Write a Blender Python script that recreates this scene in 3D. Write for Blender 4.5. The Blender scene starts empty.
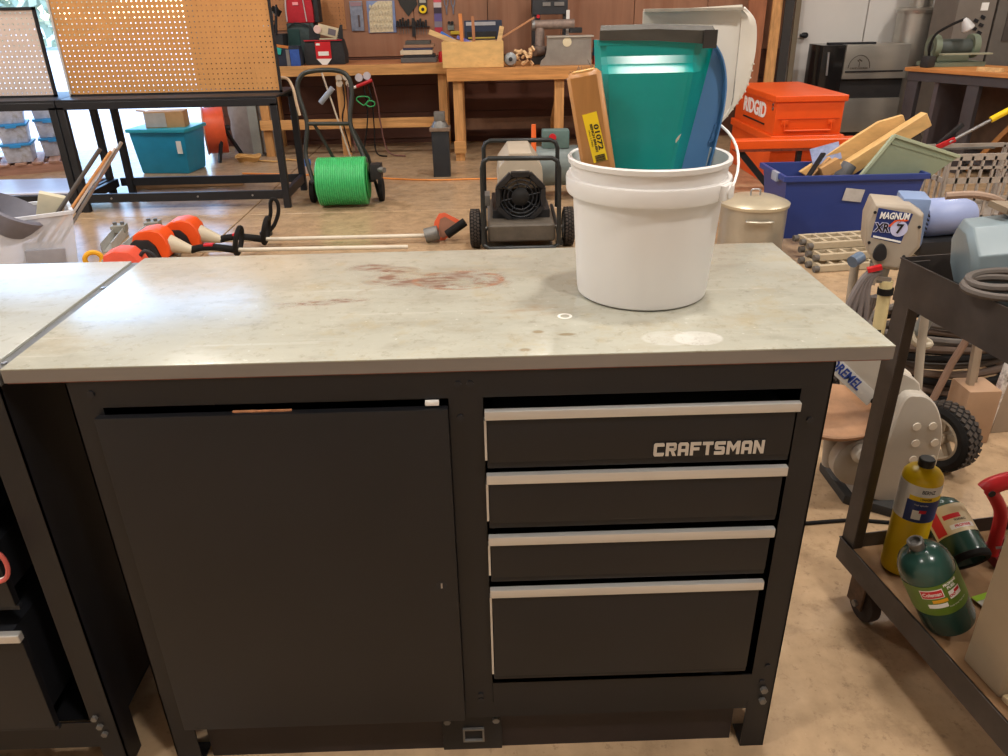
import bpy, bmesh, math, random
from mathutils import Vector, Matrix, Euler
random.seed(7)
SC = bpy.context.scene
COL = SC.collection

# ---------------------------------------------------------------- camera
cd = bpy.data.cameras.new('camera'); cam = bpy.data.objects.new('camera', cd); COL.objects.link(cam)
cd.sensor_width = 36.0; cd.lens = 27.40; cd.clip_start = 0.02; cd.clip_end = 300
YAW, PITCH, ROLL = -0.0181, 0.4592, -0.0193
fw = Vector((-math.sin(YAW)*math.cos(PITCH), math.cos(YAW)*math.cos(PITCH), -math.sin(PITCH)))
rt = Vector((math.cos(YAW), math.sin(YAW), 0)); up = rt.cross(fw)
r2 = rt*math.cos(ROLL) + up*math.sin(ROLL); u2 = up*math.cos(ROLL) - rt*math.sin(ROLL)
cam.matrix_world = Matrix(((r2.x, u2.x, -fw.x, 0.8128), (r2.y, u2.y, -fw.y, -1.1622), (r2.z, u2.z, -fw.z, 1.5156), (0, 0, 0, 1)))
SC.camera = cam

# ---------------------------------------------------------------- world, sun, exposure
SC.view_settings.view_transform = 'Standard'
try: SC.view_settings.look = 'None'
except Exception: pass
SC.view_settings.gamma = 1.0
SC.view_settings.use_curve_mapping = False
SC.view_settings.exposure = -0.20
wd = bpy.data.worlds.new('sky'); SC.world = wd; wd.use_nodes = True
nt = wd.node_tree; bg = nt.nodes['Background']
sk = nt.nodes.new('ShaderNodeTexSky'); sk.sky_type = 'NISHITA'; sk.sun_disc = False
sk.sun_elevation = math.radians(55); sk.sun_rotation = math.radians(-90); sk.air_density = 1.0; sk.dust_density = .0; sk.ozone_density = 4.0
nt.links.new(sk.outputs[0], bg.inputs[0]); bg.inputs[1].default_value = 1.1
sl = bpy.data.lights.new('sun', 'SUN'); sl.energy = 5.0; sl.angle = 0.009; sl.color = (1, .96, .9)
sun = bpy.data.objects.new('sun', sl); COL.objects.link(sun); sun.location = (-20, 20, 25)
sun.rotation_euler = Vector((.75, -.05, -1.0)).to_track_quat('-Z', 'Y').to_euler()
LAMP_W = 108.0
LAMP_COL = (1.0, .945, .88)
LAMPS = [(x, y) for y in (-1.5, .6, 4.6) for x in (-6.2, -2.2, 1.8, 5.8)]

# ---------------------------------------------------------------- helpers
def lin(c):
    o = []
    for v in c[:3]:
        v = v/255.0
        o.append(v/12.92 if v <= .04045 else ((v+.055)/1.055)**2.4)
    return o
MATS = {}
def M(name, rgb, rough=.5, metal=0.0, var=.10, scale=9.0, bump=0.0, stretch=(1, 1, 1), spec=.5, rgb2=None, amount=.5, coat=0, trans=0, ior=1.45, emit=None, alpha=1.0, detail=4.0):
    if name in MATS: return MATS[name]
    m = bpy.data.materials.new(name); m.use_nodes = True; MATS[name] = m
    n = m.node_tree.nodes; l = m.node_tree.links; b = n['Principled BSDF']
    b.inputs['Roughness'].default_value = rough; b.inputs['Metallic'].default_value = metal
    b.inputs['Specular IOR Level'].default_value = spec
    b.inputs['Coat Weight'].default_value = coat; b.inputs['Transmission Weight'].default_value = trans; b.inputs['IOR'].default_value = ior
    b.inputs['Alpha'].default_value = alpha
    c = lin(rgb)
    tc = n.new('ShaderNodeTexCoord'); mp = n.new('ShaderNodeMapping'); mp.inputs['Scale'].default_value = stretch
    l.new(tc.outputs['Object'], mp.inputs['Vector'])
    nz = n.new('ShaderNodeTexNoise'); nz.inputs['Scale'].default_value = scale; nz.inputs['Detail'].default_value = detail; nz.inputs['Roughness'].default_value = .62
    l.new(mp.outputs[0], nz.inputs['Vector'])
    cr_ = n.new('ShaderNodeValToRGB')
    lo = [v*(1-var) for v in c]; hi = [min(1, v*(1+var)) for v in c]
    cr_.color_ramp.elements[0].position = .3; cr_.color_ramp.elements[0].color = lo+[1]
    cr_.color_ramp.elements[1].position = .7; cr_.color_ramp.elements[1].color = hi+[1]
    l.new(nz.outputs['Fac'], cr_.inputs[0]); out = cr_.outputs[0]
    if rgb2:
        n2 = n.new('ShaderNodeTexNoise'); n2.inputs['Scale'].default_value = scale*.55; n2.inputs['Detail'].default_value = 6; n2.inputs['Roughness'].default_value = .7
        l.new(mp.outputs[0], n2.inputs['Vector'])
        r2_ = n.new('ShaderNodeValToRGB'); r2_.color_ramp.elements[0].position = 1-amount-.06; r2_.color_ramp.elements[1].position = min(1, 1-amount+.1)
        l.new(n2.outputs['Fac'], r2_.inputs[0])
        mx = n.new('ShaderNodeMix'); mx.data_type = 'RGBA'; mx.inputs[7].default_value = lin(rgb2)+[1]
        l.new(r2_.outputs[0], mx.inputs[0]); l.new(out, mx.inputs[6]); out = mx.outputs[2]
    l.new(out, b.inputs['Base Color'])
    if bump:
        bp = n.new('ShaderNodeBump'); bp.inputs['Strength'].default_value = bump; bp.inputs['Distance'].default_value = .01
        l.new(nz.outputs['Fac'], bp.inputs['Height']); l.new(bp.outputs[0], b.inputs['Normal'])
    if emit:
        b.inputs['Emission Color'].default_value = lin(rgb)+[1]; b.inputs['Emission Strength'].default_value = emit
    return m
def wood(name, rgb, axis='x', rough=.6, var=.28, dens=26.0):
    st = {'x': (.09, 1, 1), 'y': (1, .09, 1), 'z': (1, 1, .09)}[axis]
    return M(name, rgb, rough, var=var, scale=dens, stretch=st, bump=.15, spec=.3)

class MB:
    def __init__(s): s.v = []; s.f = []
    def add(s, vs, fs):
        o = len(s.v); s.v += [Vector(v) for v in vs]; s.f += [tuple(i+o for i in f) for f in fs]; return s
    def bx(s, x0, x1, y0, y1, z0, z1):
        return s.add([(x0,y0,z0),(x1,y0,z0),(x1,y1,z0),(x0,y1,z0),(x0,y0,z1),(x1,y0,z1),(x1,y1,z1),(x0,y1,z1)],
                     [(0,3,2,1),(4,5,6,7),(0,1,5,4),(1,2,6,5),(2,3,7,6),(3,0,4,7)])
    def box(s, c, sz, rot=(0,0,0)):
        R_ = Euler(rot).to_matrix() if not isinstance(rot, Matrix) else rot
        c = Vector(c); vs = []
        for z in (-.5,.5):
            for x, y in ((-.5,-.5),(.5,-.5),(.5,.5),(-.5,.5)): vs.append(c + R_ @ Vector((x*sz[0], y*sz[1], z*sz[2])))
        return s.add(vs, [(0,3,2,1),(4,5,6,7),(0,1,5,4),(1,2,6,5),(2,3,7,6),(3,0,4,7)])
    def bar(s, a, b, w, h, up=(0,0,1)):
        a = Vector(a); b = Vector(b); d = (b-a).normalized(); u = Vector(up)
        if abs(d.dot(u)) > .98: u = Vector((0,1,0))
        x = d.cross(u).normalized(); y = x.cross(d).normalized(); vs = []
        for p in (a, b):
            for i, j in ((-1,-1),(1,-1),(1,1),(-1,1)): vs.append(p + x*i*w/2 + y*j*h/2)
        return s.add(vs, [(0,1,2,3),(7,6,5,4),(0,4,5,1),(1,5,6,2),(2,6,7,3),(3,7,4,0)])
    def cyl(s, a, b, r, r2=None, n=16, cap=True):
        a = Vector(a); b = Vector(b); r2 = r if r2 is None else r2
        d = (b-a).normalized(); u = Vector((0,0,1)) if abs(d.z) < .9 else Vector((1,0,0))
        x = d.cross(u).normalized(); y = d.cross(x); vs = []
        for p, q in ((a, r), (b, r2)):
            for i in range(n):
                t = 2*math.pi*i/n; vs.append(p + x*q*math.cos(t) + y*q*math.sin(t))
        fs = [(i, (i+1) % n, n+(i+1) % n, n+i) for i in range(n)]
        if cap: fs += [tuple(range(n-1, -1, -1)), tuple(range(n, 2*n))]
        return s.add(vs, fs)
    def tube(s, pts, r, n=8, closed=False):
        P = [Vector(p) for p in pts]; N = len(P); rr = r if isinstance(r, (list, tuple)) else [r]*N
        T = []
        for i in range(N):
            a = P[(i-1) % N] if (closed or i) else P[i]; b = P[(i+1) % N] if (closed or i < N-1) else P[i]
            t = (b-a); T.append(t.normalized() if t.length > 1e-9 else Vector((0,0,1)))
        u = Vector((0,0,1)) if abs(T[0].z) < .9 else Vector((1,0,0))
        x = T[0].cross(u).normalized(); vs = []
        for i in range(N):
            x = (x - T[i]*x.dot(T[i])); x = x.normalized() if x.length > 1e-6 else T[i].orthogonal().normalized()
            y = T[i].cross(x)
            for k in range(n):
                a = 2*math.pi*k/n; vs.append(P[i] + (x*math.cos(a) + y*math.sin(a))*rr[i])
        fs = []
        for i in range(N if closed else N-1):
            j = (i+1) % N
            for k in range(n): fs.append((i*n+k, i*n+(k+1) % n, j*n+(k+1) % n, j*n+k))
        if not closed: fs += [tuple(range(n-1, -1, -1)), tuple((N-1)*n+k for k in range(n))]
        return s.add(vs, fs)
    def lathe(s, prof, n=28, o=(0,0,0), rot=None, cap=True):
        o = Vector(o); vs = []; R_ = rot if rot is not None else Matrix.Identity(3)
        for r, z in prof:
            for i in range(n):
                t = 2*math.pi*i/n; vs.append(o + R_ @ Vector((r*math.cos(t), r*math.sin(t), z)))
        fs = []
        for j in range(len(prof)-1):
            for i in range(n): fs.append((j*n+i, j*n+(i+1) % n, (j+1)*n+(i+1) % n, (j+1)*n+i))
        if cap:
            if prof[0][0] > 1e-6: fs.append(tuple(range(n-1, -1, -1)))
            if prof[-1][0] > 1e-6: fs.append(tuple((len(prof)-1)*n+i for i in range(n)))
        return s.add(vs, fs)
    def prism(s, poly, o, U, V, t):
        o = Vector(o); U = Vector(U).normalized(); V = Vector(V).normalized(); N_ = U.cross(V); n = len(poly)
        vs = [o+U*a+V*b for a, b in poly] + [o+U*a+V*b+N_*t for a, b in poly]
        fs = [tuple(range(n-1, -1, -1)), tuple(range(n, 2*n))] + [(i, (i+1) % n, n+(i+1) % n, n+i) for i in range(n)]
        return s.add(vs, fs)
    def sheet(s, G, t):
        nu = len(G); nv = len(G[0]); G = [[Vector(p) for p in r] for r in G]; vs = []
        NN = []
        for i in range(nu):
            for j in range(nv):
                a = G[min(i+1, nu-1)][j]-G[max(i-1, 0)][j]; b = G[i][min(j+1, nv-1)]-G[i][max(j-1, 0)]
                q = a.cross(b); NN.append(q.normalized() if q.length > 1e-12 else Vector((0,0,1))); vs.append(G[i][j])
        vs += [v+m*t for v, m in zip(vs, NN)]; o = nu*nv; fs = []
        for i in range(nu-1):
            for j in range(nv-1):
                q = (i*nv+j, (i+1)*nv+j, (i+1)*nv+j+1, i*nv+j+1); fs.append(tuple(reversed(q))); fs.append(tuple(k+o for k in q))
        ring = [i*nv for i in range(nu)] + [(nu-1)*nv+j for j in range(1, nv)] + [i*nv+nv-1 for i in range(nu-2, -1, -1)] + [j for j in range(nv-2, 0, -1)]
        for k in range(len(ring)):
            a = ring[k]; b = ring[(k+1) % len(ring)]; fs.append((a, b, b+o, a+o))
        return s.add(vs, fs)
    def build(s, name, m, parent=None, world=False, bev=0.0, seg=2, smooth=True, ang=38, merge=False):
        vs = s.v
        if world and parent is not None:
            W_ = root_mat(parent).inverted(); vs = [W_ @ v for v in vs]
        me = bpy.data.meshes.new(name); me.from_pydata([tuple(v) for v in vs], [], s.f)
        bm = bmesh.new(); bm.from_mesh(me)
        if merge: bmesh.ops.remove_doubles(bm, verts=bm.verts, dist=1e-5)
        bmesh.ops.recalc_face_normals(bm, faces=bm.faces)
        if bev:
            es = [e for e in bm.edges if len(e.link_faces) == 2 and e.calc_face_angle(0) > math.radians(30)]
            bmesh.ops.bevel(bm, geom=es, offset=bev, segments=seg, affect='EDGES', profile=.7, clamp_overlap=True)
        for f in bm.faces: f.smooth = smooth
        for e in bm.edges:
            if len(e.link_faces) == 2 and e.calc_face_angle(0) > math.radians(ang): e.smooth = False
        bm.to_mesh(me); bm.free()
        ms = m if isinstance(m, (list, tuple)) else [m]
        for q in ms: me.materials.append(q)
        ob = bpy.data.objects.new(name, me); COL.objects.link(ob)
        if parent is not None: ob.parent = parent
        return ob
def root_mat(o):
    m = Matrix.Translation(o.location) @ o.rotation_euler.to_matrix().to_4x4()
    return (root_mat(o.parent) @ m) if o.parent else m
def T(name, label, cat, loc=(0,0,0), rz=0.0, group=None):
    o = bpy.data.objects.new(name, None); COL.objects.link(o); o.empty_display_size = .05
    o.location = loc; o.rotation_euler = (0,0,rz); o['label'] = label; o['category'] = cat
    if group: o['group'] = group
    return o
def tag(o, label, cat, group=None):
    o['label'] = label; o['category'] = cat
    if group: o['group'] = group
    return o
def recentre(o):
    # puts the origin of a one-mesh thing at the middle of its underside
    vs = [v.co for v in o.data.vertices]
    lo = Vector((min(v.x for v in vs)+max(v.x for v in vs), min(v.y for v in vs)+max(v.y for v in vs), 2*min(v.z for v in vs)))/2
    o.data.transform(Matrix.Translation(-lo)); o.location = o.location + lo
    return o
def struct(o, label=None):
    o['kind'] = 'structure'
    if label: o['label'] = label
    return o
def copy_tree(o, parent=None):
    c = o.copy(); COL.objects.link(c); c.parent = parent
    for ch in list(o.children): copy_tree(ch, c)
    return c
def cr(P, k=6, closed=False):
    P = [Vector(p) for p in P]; n = len(P); out = []
    for i in range(n if closed else n-1):
        g = (lambda j: P[j % n]) if closed else (lambda j: P[max(0, min(n-1, j))])
        a, b, c, d = g(i-1), g(i), g(i+1), g(i+2)
        for q in range(k):
            t = q/k
            out.append(.5*((2*b)+(c-a)*t+(2*a-5*b+4*c-d)*t*t+(3*b-a-3*c+d)*t*t*t))
    if not closed: out.append(P[-1])
    return out
def text(name, body, size, m, o, U, V, parent, ext=.0006, bold=0.0, width=None, world=False, align='CENTER', shear=0, sx=1.0):
    cu = bpy.data.curves.new(name, 'FONT'); cu.body = body; cu.size = size; cu.extrude = ext; cu.offset = bold; cu.align_x = align; cu.align_y = 'CENTER'; cu.resolution_u = 3; cu.shear = shear
    ob = bpy.data.objects.new(name, cu); COL.objects.link(ob)
    dg = bpy.context.evaluated_depsgraph_get(); me = bpy.data.meshes.new_from_object(ob.evaluated_get(dg))
    bpy.data.objects.remove(ob); bpy.data.curves.remove(cu)
    xs = [v.co.x for v in me.vertices]
    k = (width/(max(xs)-min(xs))) if width else sx
    U = Vector(U).normalized(); V = Vector(V).normalized(); N_ = U.cross(V); o = Vector(o)
    for v in me.vertices: v.co = o + U*(v.co.x*k) + V*v.co.y + N_*(v.co.z+ext)
    if world and parent is not None: me.transform(root_mat(parent).inverted())
    me.materials.clear(); me.materials.append(m); me.name = name
    r = bpy.data.objects.new(name, me); COL.objects.link(r); r.parent = parent
    return r
def wrap_text(name, body, size, m, parent, R_, zc, a0, rot, o, width=None, bold=0.0, dr=.0006):
    # lettering printed round a cylinder: local frame rot/o, axis z, centred at height zc and angle a0
    ob = text(name, body, size, m, (0,0,0), (1,0,0), (0,1,0), None, ext=.0, bold=bold, width=width)
    me = ob.data; o = Vector(o)
    for v in me.vertices:
        a = a0 + v.co.x/R_; v.co = o + rot @ Vector(((R_+dr)*math.cos(a), (R_+dr)*math.sin(a), zc+v.co.y))
    ob.parent = parent
    return ob
def wrap_patch(name, m, parent, R_, z0, z1, a0, a1, rot, o, dr=.0004, n=14):
    g = [[Vector(o) + rot @ Vector(((R_+dr)*math.cos(a0+(a1-a0)*i/n), (R_+dr)*math.sin(a0+(a1-a0)*i/n), z)) for i in range(n+1)] for z in (z0, z1)]
    return MB().sheet(g, -.0003).build(name, m, parent)
def axis_rot(d, roll=0.0):
    return (Vector(d).to_track_quat('Z', 'Y').to_matrix() @ Matrix.Rotation(roll, 3, 'Z'))

# ================================================================ shared materials
blackpaint = M('black_paint', (22, 22, 25), .42, var=.15, scale=5, spec=.45)
blackmetal = M('black_metal', (30, 31, 35), .45, var=.2, scale=6, spec=.4)
darkplastic = M('dark_plastic', (32, 32, 34), .5, var=.15)
greyplastic = M('grey_plastic', (118, 120, 122), .5, var=.1)
whiteplastic = M('white_plastic', (226, 222, 216), .35, var=.03, scale=3)
steel = M('bare_steel', (168, 168, 170), .35, metal=.9, var=.1)
dullsteel = M('dull_steel', (120, 118, 114), .5, metal=.6, var=.2, scale=12)
galv = M('galvanised', (150, 150, 150), .45, metal=.7, var=.2, scale=14)
rubber = M('black_rubber', (28, 26, 25), .8, var=.25, scale=20, spec=.2)
orange = M('orange_paint', (226, 84, 22), .4, var=.06, scale=4)
red = M('red_paint', (186, 30, 36), .4, var=.1)
pine = wood('pine_x', (196, 146, 92), 'x'); pine_y = wood('pine_y', (196, 146, 92), 'y'); pine_z = wood('pine_z', (190, 140, 88), 'z')
palewood = wood('pale_wood_x', (212, 176, 124), 'x'); 
whiteprint = M('white_print', (232, 230, 226), .5, var=.02)
blackprint = M('black_print', (28, 26, 28), .5, var=.05)
redprint = M('red_print', (196, 30, 40), .5, var=.04)
yellowprint = M('yellow_print', (240, 205, 30), .45, var=.04)
goldprint = M('gold_print', (222, 160, 36), .5, var=.04)
blueprint = M('blue_print', (34, 52, 110), .45, var=.05)

# ================================================================ the setting
slabm = M('floor_concrete', (170, 143, 112), .26, var=.20, scale=9, bump=.025, rgb2=(138, 114, 88), amount=.40, spec=.5, detail=12)
def add_specks(m, scale, lo, hi, rgb, amt, link_name='Base Color'):
    n = m.node_tree.nodes; l = m.node_tree.links; b = n['Principled BSDF']; src = b.inputs[link_name].links[0].from_socket
    tc = n.new('ShaderNodeTexCoord'); z = n.new('ShaderNodeTexNoise'); z.inputs['Scale'].default_value = scale; z.inputs['Detail'].default_value = 5; z.inputs['Roughness'].default_value = .75
    l.new(tc.outputs['Object'], z.inputs['Vector']); r = n.new('ShaderNodeValToRGB'); r.color_ramp.elements[0].position = lo; r.color_ramp.elements[1].position = hi
    l.new(z.outputs['Fac'], r.inputs[0]); q = n.new('ShaderNodeMath'); q.operation = 'MULTIPLY'; q.inputs[1].default_value = amt; l.new(r.outputs[0], q.inputs[0])
    mx = n.new('ShaderNodeMix'); mx.data_type = 'RGBA'; l.new(q.outputs[0], mx.inputs[0]); l.new(src, mx.inputs[6]); mx.inputs[7].default_value = lin(rgb)+[1]; l.new(mx.outputs[2], b.inputs[link_name])
add_specks(slabm, 34, .56, .70, (104, 84, 66), .55)
add_specks(slabm, 60, .68, .74, (214, 194, 164), .7)
dirt = M('joint_dirt', (84, 72, 62), .9)
fl = struct(MB().bx(-8, 10, -6, 8.3, -.2, -.03).build('floor', dirt), 'stained tan concrete workshop floor')
xs = [-8, -4.6, -1.12, 5.4, 10]; ys = [-6, -2.2, 4.98, 8.3]
for i in range(4):
    for j in range(3):
        g_ = .005
        MB().bx(xs[i]+g_, xs[i+1]-g_, ys[j]+g_, ys[j+1]-g_, -.06, 0).build('slab', slabm, fl, bev=.003, seg=1, smooth=False)
outm = M('sunlit_concrete', (205, 203, 200), .8, var=.1, scale=.6, bump=.1, rgb2=(176, 174, 172), amount=.4)
struct(MB().bx(-70, 60, 8.3, 120, -.2, -.02).build('ground', outm), 'pale sunlit concrete yard outside the open door')
plank = M('wall_plywood', (152, 110, 86), .55, var=.16, scale=7, stretch=(1, 1, .07), bump=.05, rgb2=(138, 94, 70), amount=.4, spec=.35)
darkwall = M('wall_lower_brown', (92, 56, 42), .6, var=.2, scale=5, stretch=(.2, 1, 1), rgb2=(70, 42, 34), amount=.4)
whitewall = M('white_wall', (205, 201, 196), .6, var=.03, scale=2)
wb = struct(MB().bx(-2.4, 10, 8.34, 8.5, -.05, 5.2).build('wall_back', darkwall), 'brown plywood back wall above the wooden bench')
x = -2.4; k = 0
while x < 4.2:
    w = .82
    MB().bx(x+.003, min(x+w, 4.3)-.003, 8.30, 8.34, .95, 5.2).build('panel', plank, wb, bev=.002, seg=1)
    x += w
for (z0, z1) in ((.05, .34), (.345, .64), (.645, .945)):
    MB().bx(-2.4, 4.3, 8.31, 8.34, z0, z1).build('panel', darkwall, wb, bev=.002, seg=1)
struct(MB().bx(-8, -5.3, 8.3, 8.5, -.05, 5.2).bx(-5.3, -2.4, 8.3, 8.5, 4.15, 5.2).build('wall_door', plank), 'wall round the open roll-up door')
struct(MB().bx(-5.36, -5.28, 8.24, 8.3, 0, 4.15).bx(-2.42, -2.34, 8.24, 8.3, 0, 4.15).bx(-5.36, -2.34, 8.24, 8.3, 4.12, 4.2).build('trim_1', dullsteel), 'steel track round the open roll-up door')
dr_ = T('door_1', 'rolled up steel door above the opening', 'door', (-3.85, 8.0, 4.3)); dr_['kind'] = 'structure'
MB().cyl((-5.3, 8.02, 4.45), (-2.4, 8.02, 4.45), .2, n=20).build('door_roll', M('door_brown', (96, 84, 74), .6, var=.1), dr_, world=True)
struct(MB().bx(-8.2, -8, -6, 8.5, -.05, 5.2).build('wall_left', whitewall), 'white left wall of the workshop')
struct(MB().bx(9.9, 10.1, -6, 8.5, -.05, 5.2).build('wall_right', whitewall), 'white right wall of the workshop')
struct(MB().bx(-8.2, 10.1, -6.2, -6, -.05, 5.2).build('wall_front', whitewall), 'white wall behind the camera')
struct(MB().bx(-8.2, 10.1, -6.2, 8.5, 5.2, 5.3).build('ceiling', M('ceiling_white', (214, 212, 208), .7, var=.02)), 'white workshop ceiling')
wp = struct(MB().bx(4.3, 9.9, 8.2, 8.34, 0, 5.2).build('wall_partition', whitewall), 'white panelled wall behind the stainless cooker')
for i in range(7):
    MB().bx(4.305+i*.8, 4.295+(i+1)*.8, 8.17, 8.2, .1, 5.2).build('panel', whitewall, wp, bev=.004, seg=1)
MB().bx(4.3, 9.9, 8.16, 8.2, 0, .1).build('skirting', blackmetal, wp)
MB().cyl((4.42, 8.17, 1.09), (4.42, 8.11, 1.09), .03, n=12).cyl((4.36, 8.12, 1.09), (4.42, 8.12, 1.09), .018, n=10).build('latch', blackmetal, wp)

housing = M('lamp_housing', (200, 200, 200), .5); diffuser = M('lamp_diffuser', (255, 240, 215), .5, emit=3.0)
for i, (x, y) in enumerate(LAMPS):
    t = T('ceiling_light', 'round white LED lamp hung under the ceiling', 'lamp', (x, y, 4.8), 0, 'lamps under the ceiling')
    MB().lathe([(.21, .02), (.22, .05), (.16, .12), (.07, .16), (.05, .24), (.012, .25), (.012, .4)], 32).build('housing', housing, t)
    MB().lathe([(0, .012), (.19, .012), (.2, .03), (0, .03)], 32).build('diffuser', diffuser, t)
    al = bpy.data.lights.new('lamp_light', 'AREA'); al.shape = 'DISK'; al.size = .36; al.energy = LAMP_W; al.color = LAMP_COL
    ao = bpy.data.objects.new('lamp_light', al); COL.objects.link(ao); ao.parent = t; ao.location = (0, 0, .0)

# ================================================================ main workbench
def top_material():
    m = bpy.data.materials.new('bench_top_steel'); m.use_nodes = True
    n = m.node_tree.nodes; l = m.node_tree.links; b = n['Principled BSDF']
    tc = n.new('ShaderNodeTexCoord')
    def noise(scale, stretch=(1,1,1), detail=5, rough=.6, loc=(0,0,0)):
        mp = n.new('ShaderNodeMapping'); mp.inputs['Scale'].default_value = stretch; mp.inputs['Location'].default_value = loc
        l.new(tc.outputs['Object'], mp.inputs[0]); z = n.new('ShaderNodeTexNoise'); z.inputs['Scale'].default_value = scale
        z.inputs['Detail'].default_value = detail; z.inputs['Roughness'].default_value = rough; l.new(mp.outputs[0], z.inputs['Vector']); return z.outputs['Fac'], mp
    def ramp(src, a, b_, ca=(0,0,0,1), cb=(1,1,1,1)):
        r = n.new('ShaderNodeValToRGB'); r.color_ramp.elements[0].position = a; r.color_ramp.elements[1].position = b_
        r.color_ramp.elements[0].color = ca; r.color_ramp.elements[1].color = cb; l.new(src, r.inputs[0]); return r.outputs[0]
    def math_(op, a, b_=None, v=None):
        q = n.new('ShaderNodeMath'); q.operation = op; l.new(a, q.inputs[0])
        if b_ is not None: l.new(b_, q.inputs[1])
        if v is not None: q.inputs[1].default_value = v
        return q.outputs[0]
    def mix(fac, a, colb):
        q = n.new('ShaderNodeMix'); q.data_type = 'RGBA'; l.new(fac, q.inputs[0]); l.new(a, q.inputs[6]); q.inputs[7].default_value = lin(colb)+[1]; return q.outputs[2]
    def blob(cx, cy, rx, ry, edge0=.6, edge1=1.0):
        mp = n.new('ShaderNodeMapping'); mp.inputs['Location'].default_value = (-cx/rx, -cy/ry, 0); mp.inputs['Scale'].default_value = (1/rx, 1/ry, 0)
        l.new(tc.outputs['Object'], mp.inputs[0]); d = n.new('ShaderNodeVectorMath'); d.operation = 'LENGTH'; l.new(mp.outputs[0], d.inputs[0])
        return ramp(d.outputs['Value'], edge0, edge1, (1,1,1,1), (0,0,0,1))
    big, _ = noise(2.2, (1, 1.6, 1), 7, .65)
    fine, _ = noise(16, (.5, 1, 1), 8, .7)
    col = ramp(big, .25, .75, lin((148, 148, 136))+[1], lin((176, 174, 160))+[1])
    f2 = math_('MULTIPLY', ramp(fine, .50, .72), v=.4); col = mix(f2, col, (122, 117, 102))
    yl, _ = noise(5.5, (.6, 1, 1), 6, .7, (3, 1, 0)); col = mix(math_('MULTIPLY', ramp(yl, .54, .68), v=.4), col, (150, 132, 98))
    # rust: broken patches on the back half of the top, local x/y from the bench's middle
    rn, _ = noise(13, (.8, 1.6, 1), 9, .78, (7, 2, 0)); rs, _ = noise(46, (.35, 1.2, 1), 6, .7, (2, 9, 0))
    pat = ramp(rn, .44, .50)
    bl = None
    for (cx, cy, rx, ry) in ((-.20, .19, .06, .03), (-.14, .165, .06, .03), (-.135, .10, .085, .06), (-.05, .095, .075, .05), (.03, .125, .075, .04), (.06, .075, .06, .05), (-.01, .05, .10, .02), (-.30, -.033, .07, .022), (-.22, -.018, .05, .018)):
        q = blob(cx, cy, rx, ry, .45, 1.0); bl = q if bl is None else math_('MAXIMUM', bl, q)
    rust = math_('MULTIPLY', math_('MULTIPLY', pat, bl), ramp(rs, .36, .52)); col = mix(math_('MULTIPLY', rust, v=.92), col, (104, 66, 44))
    st = math_('MULTIPLY', blob(.13, -.09, .13, .06, .2, 1.0), ramp(rs, .45, .6)); col = mix(math_('MULTIPLY', st, v=.4), col, (150, 116, 76))
    # pale dried spills with their own outlines
    for (cx, cy, rx, ry, v_) in ((.425, -.252, .045, .032, .8), (.375, -.248, .05, .034, .4)):
        if v_: col = mix(math_('MULTIPLY', math_('MULTIPLY', blob(cx, cy, rx, ry, .88, 1.0), ramp(fine, .2, .5)), v=v_), col, (200, 198, 192))
    for (cx, cy, rx, ry) in ((.123, -.282, .013, .009), (.15, -.205, .013, .009), (.20, -.22, .02, .008)):
        col = mix(math_('MULTIPLY', blob(cx, cy, rx, ry, .5, 1.0), v=.7), col, (120, 98, 62))
    def ring(cx, cy, rx, ry, w):
        i_ = blob(cx, cy, rx, ry, .96, 1.0); j_ = blob(cx, cy, rx*(1-w), ry*(1-w), .9, 1.0)
        return math_('MAXIMUM', math_('SUBTRACT', i_, j_), v=0.0)
    col = mix(math_('MULTIPLY', ring(.205, -.133, .014, .014, .35), v=.9), col, (236, 232, 224))
    col = mix(math_('MULTIPLY', math_('MULTIPLY', ring(.0, .088, .10, .062, .10), ramp(rs, .40, .55)), v=.8), col, (140, 88, 58))
    col = mix(math_('MULTIPLY', math_('MULTIPLY', ring(-.06, .02, .15, .05, .05), ramp(rn, .46, .56)), v=.5), col, (150, 138, 120))
    # long fine scratches
    sc_, _ = noise(60, (.03, 1, 1), 3, .5, (1, 4, 0)); col = mix(math_('MULTIPLY', ramp(sc_, .64, .70), v=.30), col, (190, 188, 178))
    l.new(col, b.inputs['Base Color'])
    inv = n.new('ShaderNodeMath'); inv.operation = 'MULTIPLY_ADD'; l.new(rust, inv.inputs[0]); inv.inputs[1].default_value = -.03; inv.inputs[2].default_value = .03; l.new(inv.outputs[0], b.inputs['Metallic'])
    rg = n.new('ShaderNodeMapRange'); rg.inputs['To Min'].default_value = .15; rg.inputs['To Max'].default_value = .22; l.new(fine, rg.inputs[0])
    ad = math_('ADD', rg.outputs[0], math_('MULTIPLY', rust, v=.4)); l.new(ad, b.inputs['Roughness'])
    b.inputs['Specular IOR Level'].default_value = .52
    bp = n.new('ShaderNodeBump'); bp.inputs['Strength'].default_value = .05; bp.inputs['Distance'].default_value = .01
    l.new(fine, bp.inputs['Height']); l.new(bp.outputs[0], b.inputs['Normal'])
    return m
topm = top_material()
add_specks(topm, 42, .55, .68, (122, 114, 94), .42)
add_specks(topm, 9, .55, .66, (160, 146, 112), .35)
add_specks(topm, 70, .64, .70, (206, 204, 194), .5)
edgem = M('bench_top_edge', (120, 112, 104), .55, var=.15, scale=10, stretch=(.2, 1, 1))
alu = M('brushed_aluminium', (196, 194, 190), .38, metal=.55, var=.08, scale=30, stretch=(.05, 1, 1))
W_, D_, H_ = 1.4958, .61, .9815
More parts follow.
